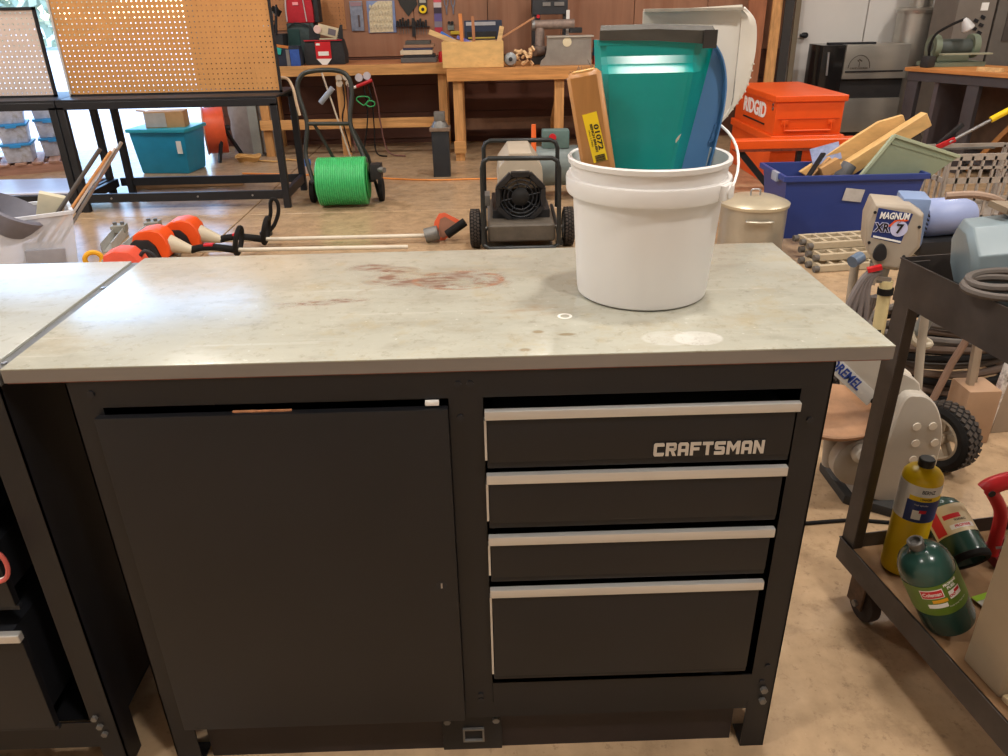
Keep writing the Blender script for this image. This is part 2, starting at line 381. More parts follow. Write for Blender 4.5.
def workbench_frame(t, x0, x1):
    # angle-steel legs, rails and panels between the outer leg faces x0 and x1
    lw = .052; zt = .955
    for (xa, xb, sx) in ((x0, x0+lw, 1), (x1-lw, x1, -1)):
        for (ya, yb) in ((.004, .06), (.54, .596)):
            m = MB(); xo = xa if sx > 0 else xb-.003
            if ya < .3: m.bx(xa, xb, ya, ya+.003, 0, zt)
            else: m.bx(xa, xb, yb-.003, yb, 0, zt)
            m.bx(xo, xo+.003, ya, yb, 0, zt); m.bx(xa, xb, ya, yb, 0, .004)
            m.build('leg', blackpaint, t, world=True)
b1 = T('workbench', 'black steel workbench with a silver top, one cabinet door and four drawers', 'workbench', (W_/2, D_/2, 0))
o_ = MB().bx(.002, W_-.002, 0, D_, H_-.003, H_).build('worktop', topm, b1, world=True, bev=.0015); o_['label'] = 'rust-stained silver steel worktop'
e_ = MB().bx(.002, W_-.002, .0005, D_-.0005, H_-.0256, H_-.003).build('worktop_edge', edgem, b1, world=True)
MB().bx(.006, W_-.006, .0015, .004, H_-.0275, H_-.0255).build('rust_line', M('rusty_lip', (120, 66, 50), .8, var=.3, scale=40), o_, world=True)
workbench_frame(b1, .098, 1.40)
L0, L1 = .098+.052, 1.40-.052
MB().bx(L0, L1, .004, .007, .903, .955).build('top_rail', blackpaint, b1, world=True)
MB().bx(.738, .797, .004, .007, .12, .903).build('centre_post', blackpaint, b1, world=True)
MB().bx(L0-.01, L1, .0045, .0075, .125, .165).bx(.798, L1, .0035, .007, .145, .222).bx(L0-.01, L1, .0045, .04, .12, .125).build('bottom_rail', blackpaint, b1, world=True)
MB().bx(.101, .104, .06, .54, .12, .955).build('side_panel', blackpaint, b1, world=True)
MB().bx(1.394, 1.397, .06, .54, .12, .955).build('side_panel', blackpaint, b1, world=True)
MB().bx(.10, 1.398, .592, .595, .12, .955).build('back_panel', blackpaint, b1, world=True)
MB().bx(.10, 1.398, .03, .592, .122, .126).build('bottom_panel', blackpaint, b1, world=True)
MB().bx(.766, .769, .01, .59, .126, .955).build('divider', blackpaint, b1, world=True)
dm = MB().bx(.138, .737, -.012, .004, .130, .890)
d_ = dm.build('door', blackpaint, b1, world=True, bev=.003)
MB().cyl((.706, -.0125, .505), (.706, -.011, .505), .010, n=20).build('lock_ring', blackmetal, d_, world=True)
MB().bx(.7045, .7075, -.0135, -.012, .499, .511).build('keyhole', steel, d_, world=True)
MB().bx(.698, .722, -.006, .003, .894, .902).build('catch_plate', whiteplastic, b1, world=True, bev=.002)
MB().bx(.37, .47, -.004, .0, .8905, .893).build('worn_edge', M('chipped_paint', (176, 120, 84), .5, var=.5, scale=60), d_, world=True)
for (x, z) in ((.757, .865), (.755, .93), (.776, .93), (1.372, .84), (1.372, .20), (.772, .19), (.772, .175), (.137, .93), (1.378, .245)):
    MB().cyl((x, .0045, z), (x, .001, z), .006, n=10).build('bolt', blackmetal, b1, world=True)
for (x, z) in ((1.378, .178), (1.379, .146), (.163, .165)):
    MB().cyl((x, .0045, z), (x, -.004, z), .008, n=6).build('bolt', dullsteel, b1, world=True)
def badge(f):
    # block capitals built from heavy strokes on a grid 0..1 wide and 0..1 high
    LET = {'C': [[(0,.12),(.12,0),(.3,0),(.3,1),(.12,1),(0,.88)], [(.3,.74),(1,.74),(1,.9),(.9,1),(.3,1)], [(.3,0),(.9,0),(1,.1),(1,.26),(.3,.26)]],
        'R': [[(0,0),(.3,0),(.3,1),(0,1)], [(.3,.76),(.74,.76),(.74,1),(.3,1)], [(.74,.5),(1,.56),(1,.9),(.88,1),(.74,1)], [(.3,.38),(.88,.38),(1,.5),(1,.6),(.3,.6)], [(.44,.4),(.76,.4),(1,0),(.66,0)]],
        'A': [[(0,0),(.3,0),(.3,1),(.16,1),(0,.86)], [(.7,0),(1,0),(1,.86),(.84,1),(.7,1)], [(.3,.76),(.7,.76),(.7,1),(.3,1)], [(.3,.28),(.7,.28),(.7,.5),(.3,.5)]],
        'F': [[(0,0),(.3,0),(.3,1),(0,1)], [(.3,.76),(1,.76),(1,1),(.3,1)], [(.3,.38),(.86,.38),(.86,.6),(.3,.6)]],
        'T': [[(.35,0),(.65,0),(.65,.76),(.35,.76)], [(0,.76),(1,.76),(1,1),(0,1)]],
        'S': [[(0,0),(.88,0),(1,.1),(1,.25),(0,.25)], [(.7,.25),(1,.25),(1,.5),(.88,.62),(.7,.62)], [(.12,.38),(.7,.38),(.7,.62),(0,.62),(0,.5)], [(0,.62),(.3,.62),(.3,1),(.12,1),(0,.9)], [(.3,.76),(1,.76),(1,1),(.3,1)]],
        'M': [[(0,0),(.25,0),(.25,1),(0,1)], [(.75,0),(1,0),(1,1),(.75,1)], [(.25,.62),(.5,.2),(.5,.62),(.25,1)], [(.75,.62),(.75,1),(.5,.62),(.5,.2)]],
        'N': [[(0,0),(.28,0),(.28,1),(0,1)], [(.72,0),(1,0),(1,1),(.72,1)], [(.28,.58),(.72,.0),(.72,.42),(.28,1)]]}
    word = 'CRAFTSMAN'; x = 1.095; z0 = .7845; hh = .027
    wd_ = {'M': .0235}; gap = .0028; cw = (.196-.0235-8*gap)/8
    for (g_, y_, dep, m_, nm) in ((.0026, -.0128, .0009, blackmetal, 'lettering_backing'), (0, -.0137, .0018, alu, 'lettering')):
        mb = MB(); x = 1.095
        for ch in word:
            w_ = wd_.get(ch, cw)
            for poly in LET[ch]:
                if g_:
                    cx = sum(p[0] for p in poly)/len(poly); cy = sum(p[1] for p in poly)/len(poly)
                    pl = [(x+p[0]*w_+(g_ if p[0] > cx else -g_), z0+p[1]*hh+(g_ if p[1] > cy else -g_)) for p in poly]
                else: pl = [(x+p[0]*w_, z0+p[1]*hh) for p in poly]
                mb.prism(pl, (0, y_+dep, 0), (1,0,0), (0,0,1), dep)
            x += w_+gap
        mb.build(nm, m_, f, world=True, smooth=False)
DR = [(.888, .868, .764), (.758, .736, .632), (.621, .599, .504), (.494, .472, .243)]
for i, (zt, zs, zb) in enumerate(DR):
    xr = 1.344-.004*i
    f = MB().bx(.803, xr-.006, -.012, .004, zb+.016, zs).build('drawer', blackpaint, b1, world=True, bev=.002)
    if i == 0: f['label'] = 'top drawer with the maker name'
    MB().bx(.801, xr-.004, -.006, .004, zb, zb+.014).build('lower_lip', blackmetal, f, world=True, bev=.003)
    MB().bx(.812, xr-.02, .006, .5, zb+.02, zs).build('drawer_box', blackmetal, f, world=True)
    MB().bx(.799, xr, -.0165, -.004, zs, zt-.003).build('pull', alu, f, world=True, bev=.002, seg=2)
    MB().bx(.7975, .8015, -.010, .004, zb+.02, zs-.004).build('side_edge', alu, f, world=True)
    if i == 0:
        badge(f)
MB().bx(.165, 1.33, .026, .030, .0, .118).build('kick_panel', M('kick_brown', (40, 31, 29), .6, var=.2), b1, world=True)
# bracket plate bolted under the middle post
MB().bx(.683, .814, .02, .024, .0, .112).build('floor_bracket', blackpaint, b1, world=True, bev=.001)
MB().bx(.728, .775, .014, .02, .03, .034).bx(.728, .775, .014, .02, .066, .07).bx(.728, .732, .014, .02, .034, .066).bx(.771, .775, .014, .02, .034, .066).build('socket_frame', dullsteel, b1, world=True)
for x in (.695, .802): MB().cyl((x, .02, .096), (x, .012, .096), .008, n=6).build('bolt', dullsteel, b1, world=True)

# ================================================================ second workbench on the left
pale_top = M('pale_bench_top', (160, 161, 154), .20, var=.10, scale=10, bump=.05, stretch=(.6, 1, 1), rgb2=(146, 140, 122), amount=.38, spec=.36, detail=9)
add_specks(pale_top, 50, .56, .68, (124, 118, 102), .4)
b2 = T('workbench', 'black steel workbench at the left edge with a pale top and grey-edged drawer', 'workbench', (-.75, D_/2, 0))
MB().bx(-1.5, -.026, 0, .60, H_-.030, H_-.004).build('worktop', pale_top, b2, world=True, bev=.002)
MB().bx(-.025, -.004, .0, .60, H_-.03, H_-.008).build('end_strip', M('strip_grey', (92, 92, 90), .45, metal=.3, var=.2), b2, world=True)
for yy in (.04, .42): MB().cyl((-.014, yy, H_-.008), (-.014, yy, H_-.005), .005, n=10).build('screw', steel, b2, world=True)
workbench_frame(b2, -1.4, -.010)
MB().bx(-1.35, -.062, .004, .007, .903, .953).build('top_rail', blackpaint, b2, world=True)
MB().bx(-1.35, -.062, .004, .007, .07, .145).build('bottom_rail', blackpaint, b2, world=True)
MB().bx(-.016, -.013, .06, .54, .12, .953).build('side_panel', blackpaint, b2, world=True)
MB().bx(-1.4, -.012, .592, .595, .12, .953).build('back_panel', blackpaint, b2, world=True)
MB().bx(-1.4, -.012, .03, .59, .122, .126).build('bottom_panel', blackpaint, b2, world=True)
for i, (zt, zs, zb) in enumerate([(.888, .868, .764), (.758, .736, .632), (.622, .60, .472), (.440, .420, .16)]):
    y = -.03 if i == 3 else -.012
    f = MB().bx(-.78, -.112, y, y+.016, zb+.014, zs).build('drawer', blackpaint, b2, world=True, bev=.002)
    MB().bx(-.78, -.110, y+.006, y+.016, zb, zb+.012).build('lower_lip', blackmetal, f, world=True, bev=.003)
    MB().bx(-.77, -.14, y+.018, .5, zb+.02, zs).build('drawer_box', blackmetal, f, world=True)
    MB().bx(-.78, -.106, y-.012, y+.004, zs, zt).build('pull', alu, f, world=True, bev=.004, seg=3)
for (x, z) in ((-.045, .135), (-.04, .112), (-.05, .16)): MB().cyl((x, .0045, z), (x, -.003, z), .007, n=6).build('bolt', dullsteel, b2, world=True)
# ring-handled snips lodged in the drawer gap
sn = T('hand_snips', 'red and white loop of a hand tool stuck in the left bench drawer', 'hand tool', (-.10, -.04, .60))
pts = [(-.095+.020*math.cos(a), -.045+.004*math.cos(a), .612+.036*math.sin(a)) for a in [2*math.pi*i/20 for i in range(20)]]
MB().tube(pts, .0042, 8, True).build('grip', M('pinkish_red', (196, 92, 84), .45, var=.1), sn, world=True)
MB().tube([(p[0]*.9+.1*-.095, p[1]+.003, p[2]*.9+.1*.612) for p in pts], .0022, 6, True).build('inner_lining', whiteplastic, sn, world=True)
MB().bar((-.108, -.042, .583), (-.14, -.03, .53), .012, .004).build('blade', steel, sn, world=True)

# ================================================================ bucket and what stands in it
BC = Vector((1.120, .306, H_+.0005))
bk = T('bucket', 'white plastic bucket standing on the bench with dustpans inside', 'bucket', BC, math.radians(-38))
prof = [(0, 0), (.126, 0), (.132, .004), (.1335, .012), (.146, .196), (.1465, .200), (.158, .201), (.160, .206), (.161, .228), (.160, .232), (.150, .233), (.1525, .255), (.157, .257), (.158, .265), (.155, .268), (.150, .266), (.143, .196), (.129, .012), (.120, .006), (0, .006)]
bm_ = M('bucket_plastic', (214, 211, 208), .38, var=.03, scale=3, spec=.4)
MB().lathe([(r*.965, z) for r, z in prof], 56, cap=False).build('body', bm_, bk, merge=True)
for s in (-1, 1):
    MB().cyl((s*.150, 0, .216), (s*.166, 0, .216), .013, n=14).bx(s*.157-.006, s*.157+.006, -.022, .022, .203, .23).build('ear', bm_, bk, bev=.002)
bail = [(.163*math.cos(a), .19*math.sin(a)*math.cos(.58), .216+.19*math.sin(a)*math.sin(.58)) for a in [math.pi*i/24 for i in range(25)]]
MB().tube(bail, .0026, 7).build('wire_handle', whiteplastic, bk)

teal = M('teal_plastic', (0, 142, 138), .27, var=.10, scale=5, rgb2=(24, 156, 148), amount=.42, spec=.55)
def lerp(a, b, t): return a+(b-a)*t
dp = T('dustpan', 'teal plastic dustpan with a black rubber lip standing in the bucket', 'dustpan', (1.12, .32, H_+.01))
G = []
NU, NV = 26, 30
for i in range(NU+1):
    u = i/NU; row = []
    for j in range(NV+1):
        v = j/NV
        z = 1.03+v*(1.446-1.03)
        xl = lerp(1.055, 1.018, v); xr = lerp(1.165, 1.236, v)
        x = lerp(xl, xr, u)
        e = max(0.0, 1-max(0, (u-.80)/.20)**1.0) if u > .80 else 1.0
        e *= min(1.0, u/.05)
        step = 0.0 if v > .91 else min(1.0, (.91-v)/.03)
        y = .325 + .03*(1-e) - .022*e*step - .012*math.sin(math.pi*min(1, u/.85))*step*(.5+.5*(1-v)) + (1.446-z)*.05
        row.append((x, y, z))
    G.append(row)
pan = MB().sheet(G, .003).build('pan', teal, dp, world=True, ang=14)
MB().bx(1.019, 1.232, .3215, .334, 1.437, 1.447).build('rim', teal, dp, world=True, bev=.002)
MB().sheet([[(1.021, .319, 1.446), (1.021, .318, 1.462), (1.024, .330, 1.470)], [(1.12, .317, 1.444), (1.12, .316, 1.463), (1.12, .33, 1.471)], [(1.226, .317, 1.436), (1.226, .316, 1.458), (1.224, .33, 1.466)]], -.004).build('rubber_lip', M('rubber_strip', (72, 68, 62), .6, var=.25, scale=30, stretch=(.3, 1, 1)), dp, world=True)
MB().bx(1.205, 1.229, .312, .3155, 1.430, 1.460).build('lip_tape', M('black_tape', (50, 46, 44), .5), pan, world=True)
MB().bar((1.11, .345, 1.03), (1.105, .36, 1.0), .03, .02).build('handle', teal, dp, world=True)
MB().prism([(0, 0), (.005, .006), (.009, .016), (.004, .012), (0, .006)], (1.166, .2985, 1.270), (1,0,0), (0,0,1), .0012).build('scuff', M('scuffed_plastic', (196, 190, 170), .6, var=.3, scale=80), pan, world=True)

blue = M('blue_plastic', (84, 132, 184), .38, var=.05, scale=5)
dp2 = T('dustpan', 'blue plastic dustpan wedged between the teal and the white one', 'dustpan', (1.18, .36, H_+.01))
out = [(-.10, .04), (.03, .04)] + [(.055, .17), (.068, .245), (.076, .30), (.080, .345), (.077, .385), (.066, .42), (.048, .445), (-.10, .45)]
sm = cr([(a, b, 0) for a, b in out[1:9]], 5)
poly = [out[0]] + [(p.x, p.y) for p in sm] + [out[-1]]
pb = MB().prism(poly, (1.183, .382, H_+.01), (1,0,0), (0,-.04,1), .004).build('pan', blue, dp2, world=True)
wl = [Vector((1.183+p.x, .380-.04*p.y, H_+.01+p.y)) for p in sm]
MB().sheet([[p, p+Vector((.001, -.018, 0))] for p in wl], .003).build('side_wall', blue, dp2, world=True)
for k in range(8):
    z = 1.262+k*.0045; MB().box((1.252+k*.0012, .364, z), (.012, .004, .0022), (0, -.5, 0)).build('comb_tooth', blue, dp2, world=True)

cream = M('cream_plastic', (230, 225, 214), .42, var=.05, scale=4)
def pan_right(z):
    t = max(0, min(1, (z-1.23)/.10)); t = t*t*(3-2*t)
    return lerp(lerp(1.19, 1.225, max(0, min(1, (z-1.06)/.17))), 1.296, t)
dp3 = T('dustpan', 'large off-white dustpan with a serrated edge at the back of the bucket', 'dustpan', (1.2, .40, H_+.01))
G = []
for i in range(17):
    u = i/16; row = []
    for j in range(25):
        v = j/24; z = lerp(1.06, 1.490, v)+.008*u
        xl = lerp(1.11, 1.112, v); xr = pan_right(z)
        x = lerp(xl, xr, u); y = .413 - .018*(1-u)*(1 if v < .86 else max(0, 1-(v-.86)*9)) - .006
        row.append((x, y, z))
    G.append(row)
MB().sheet(G, .003).build('pan', cream, dp3, world=True, ang=60)
side = cr([(1.296, .395, 1.492), (1.322, .41, 1.470), (1.332, .42, 1.435), (1.331, .42, 1.395), (1.321, .42, 1.345), (1.290, .418, 1.30), (1.238, .41, 1.235), (1.22, .405, 1.15), (1.19, .40, 1.05)], 4)
inn = [Vector((min(pan_right(p.z), p.x-.002), .402, p.z)) for p in side]
MB().sheet([[a, (a+b)/2+Vector((0, -.006, 0)), b] for a, b in zip(inn, side)], .003).build('side_wall', cream, dp3, world=True)
MB().tube(side, .0032, 7).build('rolled_edge', whiteplastic, dp3, world=True)
MB().bx(1.112, 1.294, .388, .404, 1.489, 1.494).build('front_lip', M('worn_lip', (168, 160, 146), .6, var=.2, scale=40), dp3, world=True)
for k in range(16):
    p = side[12+k]; MB().box((p.x+.001, p.y-.003, p.z), (.006, .004, .0028), (0, .2, 0)).build('comb_tooth', cream, dp3, world=True)

br = T('bench_brush', 'wooden bench brush with a yellow tag leaning in the bucket', 'brush', (1.01, .27, H_+.01))
bw = M('varnished_oak', (168, 118, 66), .4, var=.2, scale=24, stretch=(1, 1, .1), bump=.08)
a0 = Vector((1.062, .288, 1.03)); a1 = Vector((.987, .268, 1.400)); ax = (a1-a0).normalized(); ux = Vector((.93, -.22, .18)); ux = (ux-ax*ux.dot(ax)).normalized(); uy = ax.cross(ux)
Rm = Matrix((ux, uy, ax)).transposed(); L = (a1-a0).length
bb = MB().box((a0+a1)/2, (.060, .024, L), Rm).build('block', bw, br, world=True, bev=.007, seg=1)
MB().box(a1+ax*.0005-uy*0, (.036, .012, .002), Rm).build('end_grain', M('light_wood', (204, 160, 100), .5), bb, world=True)
tm = MB()
nrm = -uy if uy.y > 0 else uy
tp = a0+ax*(L*.70)+nrm*.0122+ux*.004
MB().box(tp, (.026, .0008, .088), Rm @ Matrix.Rotation(-.08, 3, 'Y')).build('tag', yellowprint, br, world=True)
Rt = Rm @ Matrix.Rotation(-.08, 3, 'Y'); U_ = Rt @ Vector((0, 0, -1)); V_ = Rt @ Vector((1, 0, 0))
if U_.cross(V_).dot(nrm) < 0: V_ = -V_
text('tag_lettering', '01072', .012, blackprint, tp+nrm*.0006+V_*.006, U_, V_, br, ext=.0002, width=.046, world=True, bold=.0003)
text('tag_lettering', 'BENCH BRUSH', .0058, blackprint, tp+nrm*.0006-V_*.002, U_, V_, br, ext=.0002, width=.05, world=True, bold=.0002)
text('tag_lettering', '(ALL LTRD)', .0034, blackprint, tp+nrm*.0006-V_*.0075, U_, V_, br, ext=.0002, width=.03, world=True)
for k in range(9): MB().box(tp+nrm*.0007+U_*(.032+.0014*k)+V_*.001, (.018, .0004, .0007 if k % 3 else .0011), Rt).build('barcode_bar', blackprint, br, world=True)
bs = MB(); random.seed(3)
for k in range(420):
    q = a0+ax*random.uniform(.06, L-.005)+ux*random.uniform(-.022, .02)-nrm*.012
    e = q - nrm*random.uniform(.025, .04) + Vector((random.uniform(-.022, .006), random.uniform(-.004, .004), random.uniform(-.004, .022)))
    bs.tube([q, (q+e)/2+Vector((0, 0, random.uniform(-.003, .003))), e], .0005, 3)
o = bs.build('bristles', M('bristle_hair', (74, 62, 52), .7), br, world=True); o['kind'] = 'stuff'

# ================================================================ steel cart at the right
cartm = M('cart_steel', (74, 67, 63), .48, metal=.35, var=.3, scale=7, rgb2=(96, 84, 74), amount=.35, spec=.4)
dustm = M('dusty_shelf', (150, 116, 82), .8, var=.2, scale=9)
RZ = math.radians(8); CA = Vector((1.735, .46, 0))
ct = T('cart', 'dark steel shop cart with a tray top and lower shelf', 'cart', CA, RZ)
CL, CW = .85, .55
for (xx, yy, sx, sy) in ((0, 0, 1, -1), (CW, 0, -1, -1), (0, -CL, 1, 1), (CW, -CL, -1, 1)):
    m = MB(); m.bx(min(xx, xx+sx*.066), max(xx, xx+sx*.066), min(yy, yy+sy*.004), max(yy, yy+sy*.004), .15, .975)
    m.bx(min(xx, xx+sx*.004), max(xx, xx+sx*.004), min(yy, yy+sy*.05), max(yy, yy+sy*.05), .15, .975)
    m.build('leg', cartm, ct, bev=.001, seg=1)
def tray(z0, z1, nm):
    MB().bx(-.003, 0, -CL, 0, z0, z1).bx(CW, CW+.003, -CL, 0, z0, z1).bx(-.003, CW+.003, 0, .003, z0, z1).bx(-.003, CW+.003, -CL-.003, -CL, z0, z1).bx(-.006, .0, -CL-.003, .003, z1-.003, z1).build(nm, cartm, ct)
tray(.885, .985, 'top_tray_side'); MB().bx(0, CW, -CL, 0, .900, .904).build('top_shelf', cartm, ct)
tray(.145, .215, 'lower_tray_side'); MB().bx(0, CW, -CL, 0, .166, .170).build('lower_shelf', dustm, ct)
for (xx, yy) in ((.05, -.06), (CW-.05, -.06), (.05, -CL+.06), (CW-.05, -CL+.06)):
    c_ = T_ = MB().cyl((xx-.014, yy-.02, .052), (xx+.014, yy-.02, .052), .052, n=24).build('caster_wheel', M('dirty_rubber', (48, 38, 32), .8, var=.4, scale=30), ct, bev=.006)
    MB().bx(xx-.026, xx-.020, yy-.04, yy+.02, .04, .135).bx(xx+.020, xx+.026, yy-.04, yy+.02, .04, .135).bx(xx-.03, xx+.03, yy-.04, yy+.03, .135, .145).build('caster_fork', M('dirty_steel', (92, 72, 56), .7, metal=.4, var=.4, scale=30), ct)
    MB().cyl((xx-.034, yy-.02, .052), (xx+.034, yy-.02, .052), .009, n=10).build('axle_bolt', dullsteel, ct)
SH = .1705
def cpt(x, y, z): return CA + Vector((x*math.cos(RZ)-y*math.sin(RZ), x*math.sin(RZ)+y*math.cos(RZ), z))

# yellow gas cylinder
gp = (1.860, .385, SH)
yc = T('gas_cylinder', 'tall yellow gas cylinder with a black cap on the cart shelf', 'gas cylinder', gp)
yel = M('yellow_paint', (226, 190, 12), .32, var=.05, scale=4); I3 = Matrix.Identity(3)
MB().lathe([(.036, 0), (.044, .006), (.046, .014), (.046, .03), (.0455, .034), (.046, .038), (.046, .185), (.0455, .19), (.046, .195), (.046, .280), (.0445, .290), (.038, .300), (.026, .307), (.016, .310), (.014, .316)], 40).build('body', yel, yc)
MB().lathe([(.017, .312), (.0185, .314), (.0185, .330), (.016, .333), (0, .333)], 24).build('cap', darkplastic, yc, ang=30)
aC = math.atan2(-1.16-.385, .81-1.872)
wrap_patch('white_label', whiteprint, yc, .046, .175, .277, aC-1.6, aC+1.9, I3, (0,0,0), .0006, 40)
wrap_patch('yellow_stripe', yellowprint, yc, .046, .236, .249, aC-.35, aC+1.9, I3, (0,0,0), .0010)
wrap_patch('navy_panel', blueprint, yc, .046, .175, .236, aC-.42, aC+1.9, I3, (0,0,0), .0012)
wrap_patch('symbol_panel', whiteprint, yc, .046, .184, .210, aC-.05, aC+.38, I3, (0,0,0), .0016)
wrap_patch('symbol_panel', redprint, yc, .046, .203, .212, aC+.25, aC+.6, I3, (0,0,0), .0018)
wrap_text('lettering', 'BERNZ', .014, blackprint, yc, .046, .263, aC+.5, I3, (0,0,0), width=.030, bold=.0004, dr=.0014)
wrap_text('lettering', '! DANGER', .008, blackprint, yc, .046, .2425, aC+.45, I3, (0,0,0), width=.026, bold=.0003, dr=.0018)
wrap_text('lettering', 'Fuel cylinder', .006, whiteprint, yc, .046, .226, aC+.3, I3, (0,0,0), width=.03, dr=.002)
for k in range(14): wrap_text('lettering', 'store upright keep away', .004, blackprint, yc, .046, .272-.0065*k, aC-.95, I3, (0,0,0), width=.034, dr=.0014)

# green propane bottle leaning towards it
gm = M('green_enamel', (40, 72, 64), .22, var=.1, scale=5, spec=.6); olive = M('olive_print', (92, 120, 36), .4, var=.04)
def propane(name, label, base, axis, roll, front):
    t = T(name, label, 'gas cylinder', base); t.scale = (1.2, 1.2, 1.2); R_ = axis_rot(axis, roll)
    MB().lathe([(0, .008), (.03, .006), (.042, .0), (.047, .004), (.049, .016), (.049, .145), (.047, .160), (.041, .175), (.030, .187), (.016, .193), (.014, .197)], 40, rot=R_, cap=False).build('body', gm, t)
    MB().lathe([(.0125, .192), (.0125, .206), (.0145, .207), (.0145, .213), (.012, .215), (.009, .215), (.009, .207), (0, .207)], 20, rot=R_).build('valve', dullsteel, t)
    if front is not None:
        lv = R_.transposed() @ (Vector((.8128, -1.1622, 1.5156))-Vector(base)); a = math.atan2(lv.y, lv.x)+front
        wrap_patch('olive_label', olive, t, .049, .066, .142, a-1.7, a+1.7, R_, (0,0,0), .0006, 40)
        wrap_patch('white_border', whiteprint, t, .049, .111, .133, a-.66, a+.12, R_, (0,0,0), .0010)
        wrap_patch('red_panel', redprint, t, .049, .113, .131, a-.63, a+.09, R_, (0,0,0), .0014)
        wrap_text('lettering', 'Coleman', .013, whiteprint, t, .049, .122, a-.27, R_, (0,0,0), width=.031, bold=.0003, dr=.002)
        wrap_patch('gold_bar', goldprint, t, .049, .099, .107, a-.35, a+.18, R_, (0,0,0), .0010)
        wrap_patch('white_bar', whiteprint, t, .049, .086, .096, a-.55, a+.12, R_, (0,0,0), .0010)
        wrap_text('lettering', 'PROPANE', .008, whiteprint, t, .049, .136, a+.48, R_, (0,0,0), width=.028, bold=.0004, dr=.0012)
        wrap_text('lettering', 'FUEL', .009, whiteprint, t, .049, .127, a+.48, R_, (0,0,0), width=.018, bold=.0004, dr=.0012)
        wrap_patch('symbol_panel', whiteprint, t, .049, .100, .119, a+.28, a+.78, R_, (0,0,0), .0010)
        wrap_patch('symbol_panel', redprint, t, .049, .110, .117, a+.50, a+.74, R_, (0,0,0), .0014)
        wrap_text('symbol', 'OO', .008, redprint, t, .049, .107, a+.40, R_, (0,0,0), width=.012, bold=.0005, dr=.0014)
        wrap_text('lettering', 'Keep away from heat', .006, whiteprint, t, .049, .084, a+.52, R_, (0,0,0), width=.036, dr=.0012)
    return t
axp = Vector((-.49, .04, .87)).normalized()
propane('gas_cylinder', 'green propane bottle tilted over on the cart shelf, red badge on its label', (1.866, .168, SH+.0300), axp, 0, .05)
# second propane bottle lying with its base to the front
def can():
    t = T('gas_cylinder', 'dark propane bottle lying on the cart shelf behind the green one', 'gas cylinder', (2.01, .40, SH)); R_ = axis_rot((-.14, .86, .46)); o = (.0, -.06, .0500)
    MB().lathe([(0, .02), (.036, .018), (.040, .002), (.046, 0), (.050, .004), (.052, .02), (.052, .125), (.050, .14), (.042, .158), (.026, .17), (.014, .174), (.014, .19), (0, .19)], 40, o=o, rot=R_, cap=False).build('body', gm, t)
    MB().lathe([(.037, -.002), (.047, -.004), (.0525, .001), (.0535, .012), (.050, .014), (.040, .008)], 40, o=o, rot=R_, cap=False).build('base_ring', rubber, t)
    lv = R_.transposed() @ Vector((-.2, -.3, 1.0)); a = math.atan2(lv.y, lv.x)
    wrap_patch('cream_label', M('cream_print', (214, 196, 160), .5, var=.04), t, .052, .062, .138, a-1.5, a+1.5, R_, o, .0006, 30)
    wrap_patch('red_band', redprint, t, .052, .066, .136, a-1.3, a-.75, R_, o, .0010)
    wrap_patch('red_band', redprint, t, .052, .100, .112, a-.6, a+.2, R_, o, .0010)
    wrap_patch('white_band', whiteprint, t, .052, .072, .084, a-.5, a+.7, R_, o, .0010)
    wrap_text('lettering', 'PROPANE', .010, redprint, t, .052, .078, a+.1, R_, o, width=.04, bold=.0004, dr=.0014)
    wrap_text('lettering', 'WARNING', .009, blackprint, t, .052, .094, a+.1, R_, o, width=.03, bold=.0002, dr=.0012)
can()
# carded pack, red clamp and beige case
bp_ = T('carded_pack', 'green and silver carded pack lying beside the propane bottles', 'packaging', (2.03, .205, SH+.004), .3)
MB().box((0, 0, .003), (.075, .13, .002)).build('card', M('silver_card', (176, 172, 164), .4, var=.05), bp_)
MB().box((0, .058, .0045), (.075, .016, .001)).build('header', M('lime_print', (150, 190, 50), .5), bp_)
for (x, y) in ((-.018, .032), (.012, -.02)): MB().cyl((x, y, .004), (x, y, .0052), .008, n=14).build('print_dot', redprint, bp_)
MB().cyl((-.02, .005, .004), (-.02, .005, .0052), .007, n=14).build('print_dot', whiteprint, bp_)
rc = T('clamp', 'red cast clamp lying on the cart shelf at the right edge', 'clamp', (2.12, .40, SH))
P = cr([(2.045, .41, .385), (2.06, .41, .40), (2.10, .41, .415), (2.15, .40, .43), (2.22, .40, .42)], 5)
MB().tube(P, [.022]*len(P), 10).tube(cr([(2.06, .41, .385), (2.085, .405, .35), (2.098, .40, .32), (2.10, .395, .28), (2.10, .39, .20)], 5), .016, 10).build('arm', red, rc, world=True)
MB().cyl((2.047, .386, .392), (2.047, .384, .392), .009, n=12).build('pivot_hole', blackmetal, rc, world=True)
MB().bar((2.10, .40, .215), (2.24, .37, .262), .012, .045).build('jaw', M('dark_red', (120, 16, 26), .45), rc, world=True)
MB().bx(2.10, 2.24, .36, .44, SH+.0005, SH+.03).build('foot', M('dark_red', (120, 16, 26)), rc, world=True, bev=.006)
MB().tube([(2.09, .37, .235), (2.11, .365, .242), (2.16, .362, .258)], .0035, 7).build('screw_rod', steel, rc, world=True)
beige = M('beige_plastic', (168, 148, 122), .45, var=.05)
bg_ = T('tool_case', 'beige plastic case standing on the near end of the cart shelf', 'case', (2.02, .04, SH), RZ)
MB().bx(-.165, .17, -.055, .055, .0, .47).build('shell', beige, bg_, bev=.012, seg=3)
MB().bx(-.135, .17, -.062, -.0555, .03, .44).build('lid_panel', M('beige_lid', (182, 164, 138), .45, var=.04), bg_, bev=.002)
MB().bx(-.160, .17, -.085, -.056, .0, .014).build('foot_rail', M('cream_rail', (214, 190, 150), .5), bg_, bev=.004)
MB().bx(-.12, -.08, -.066, -.0625, .02, .05).build('latch', darkplastic, bg_)

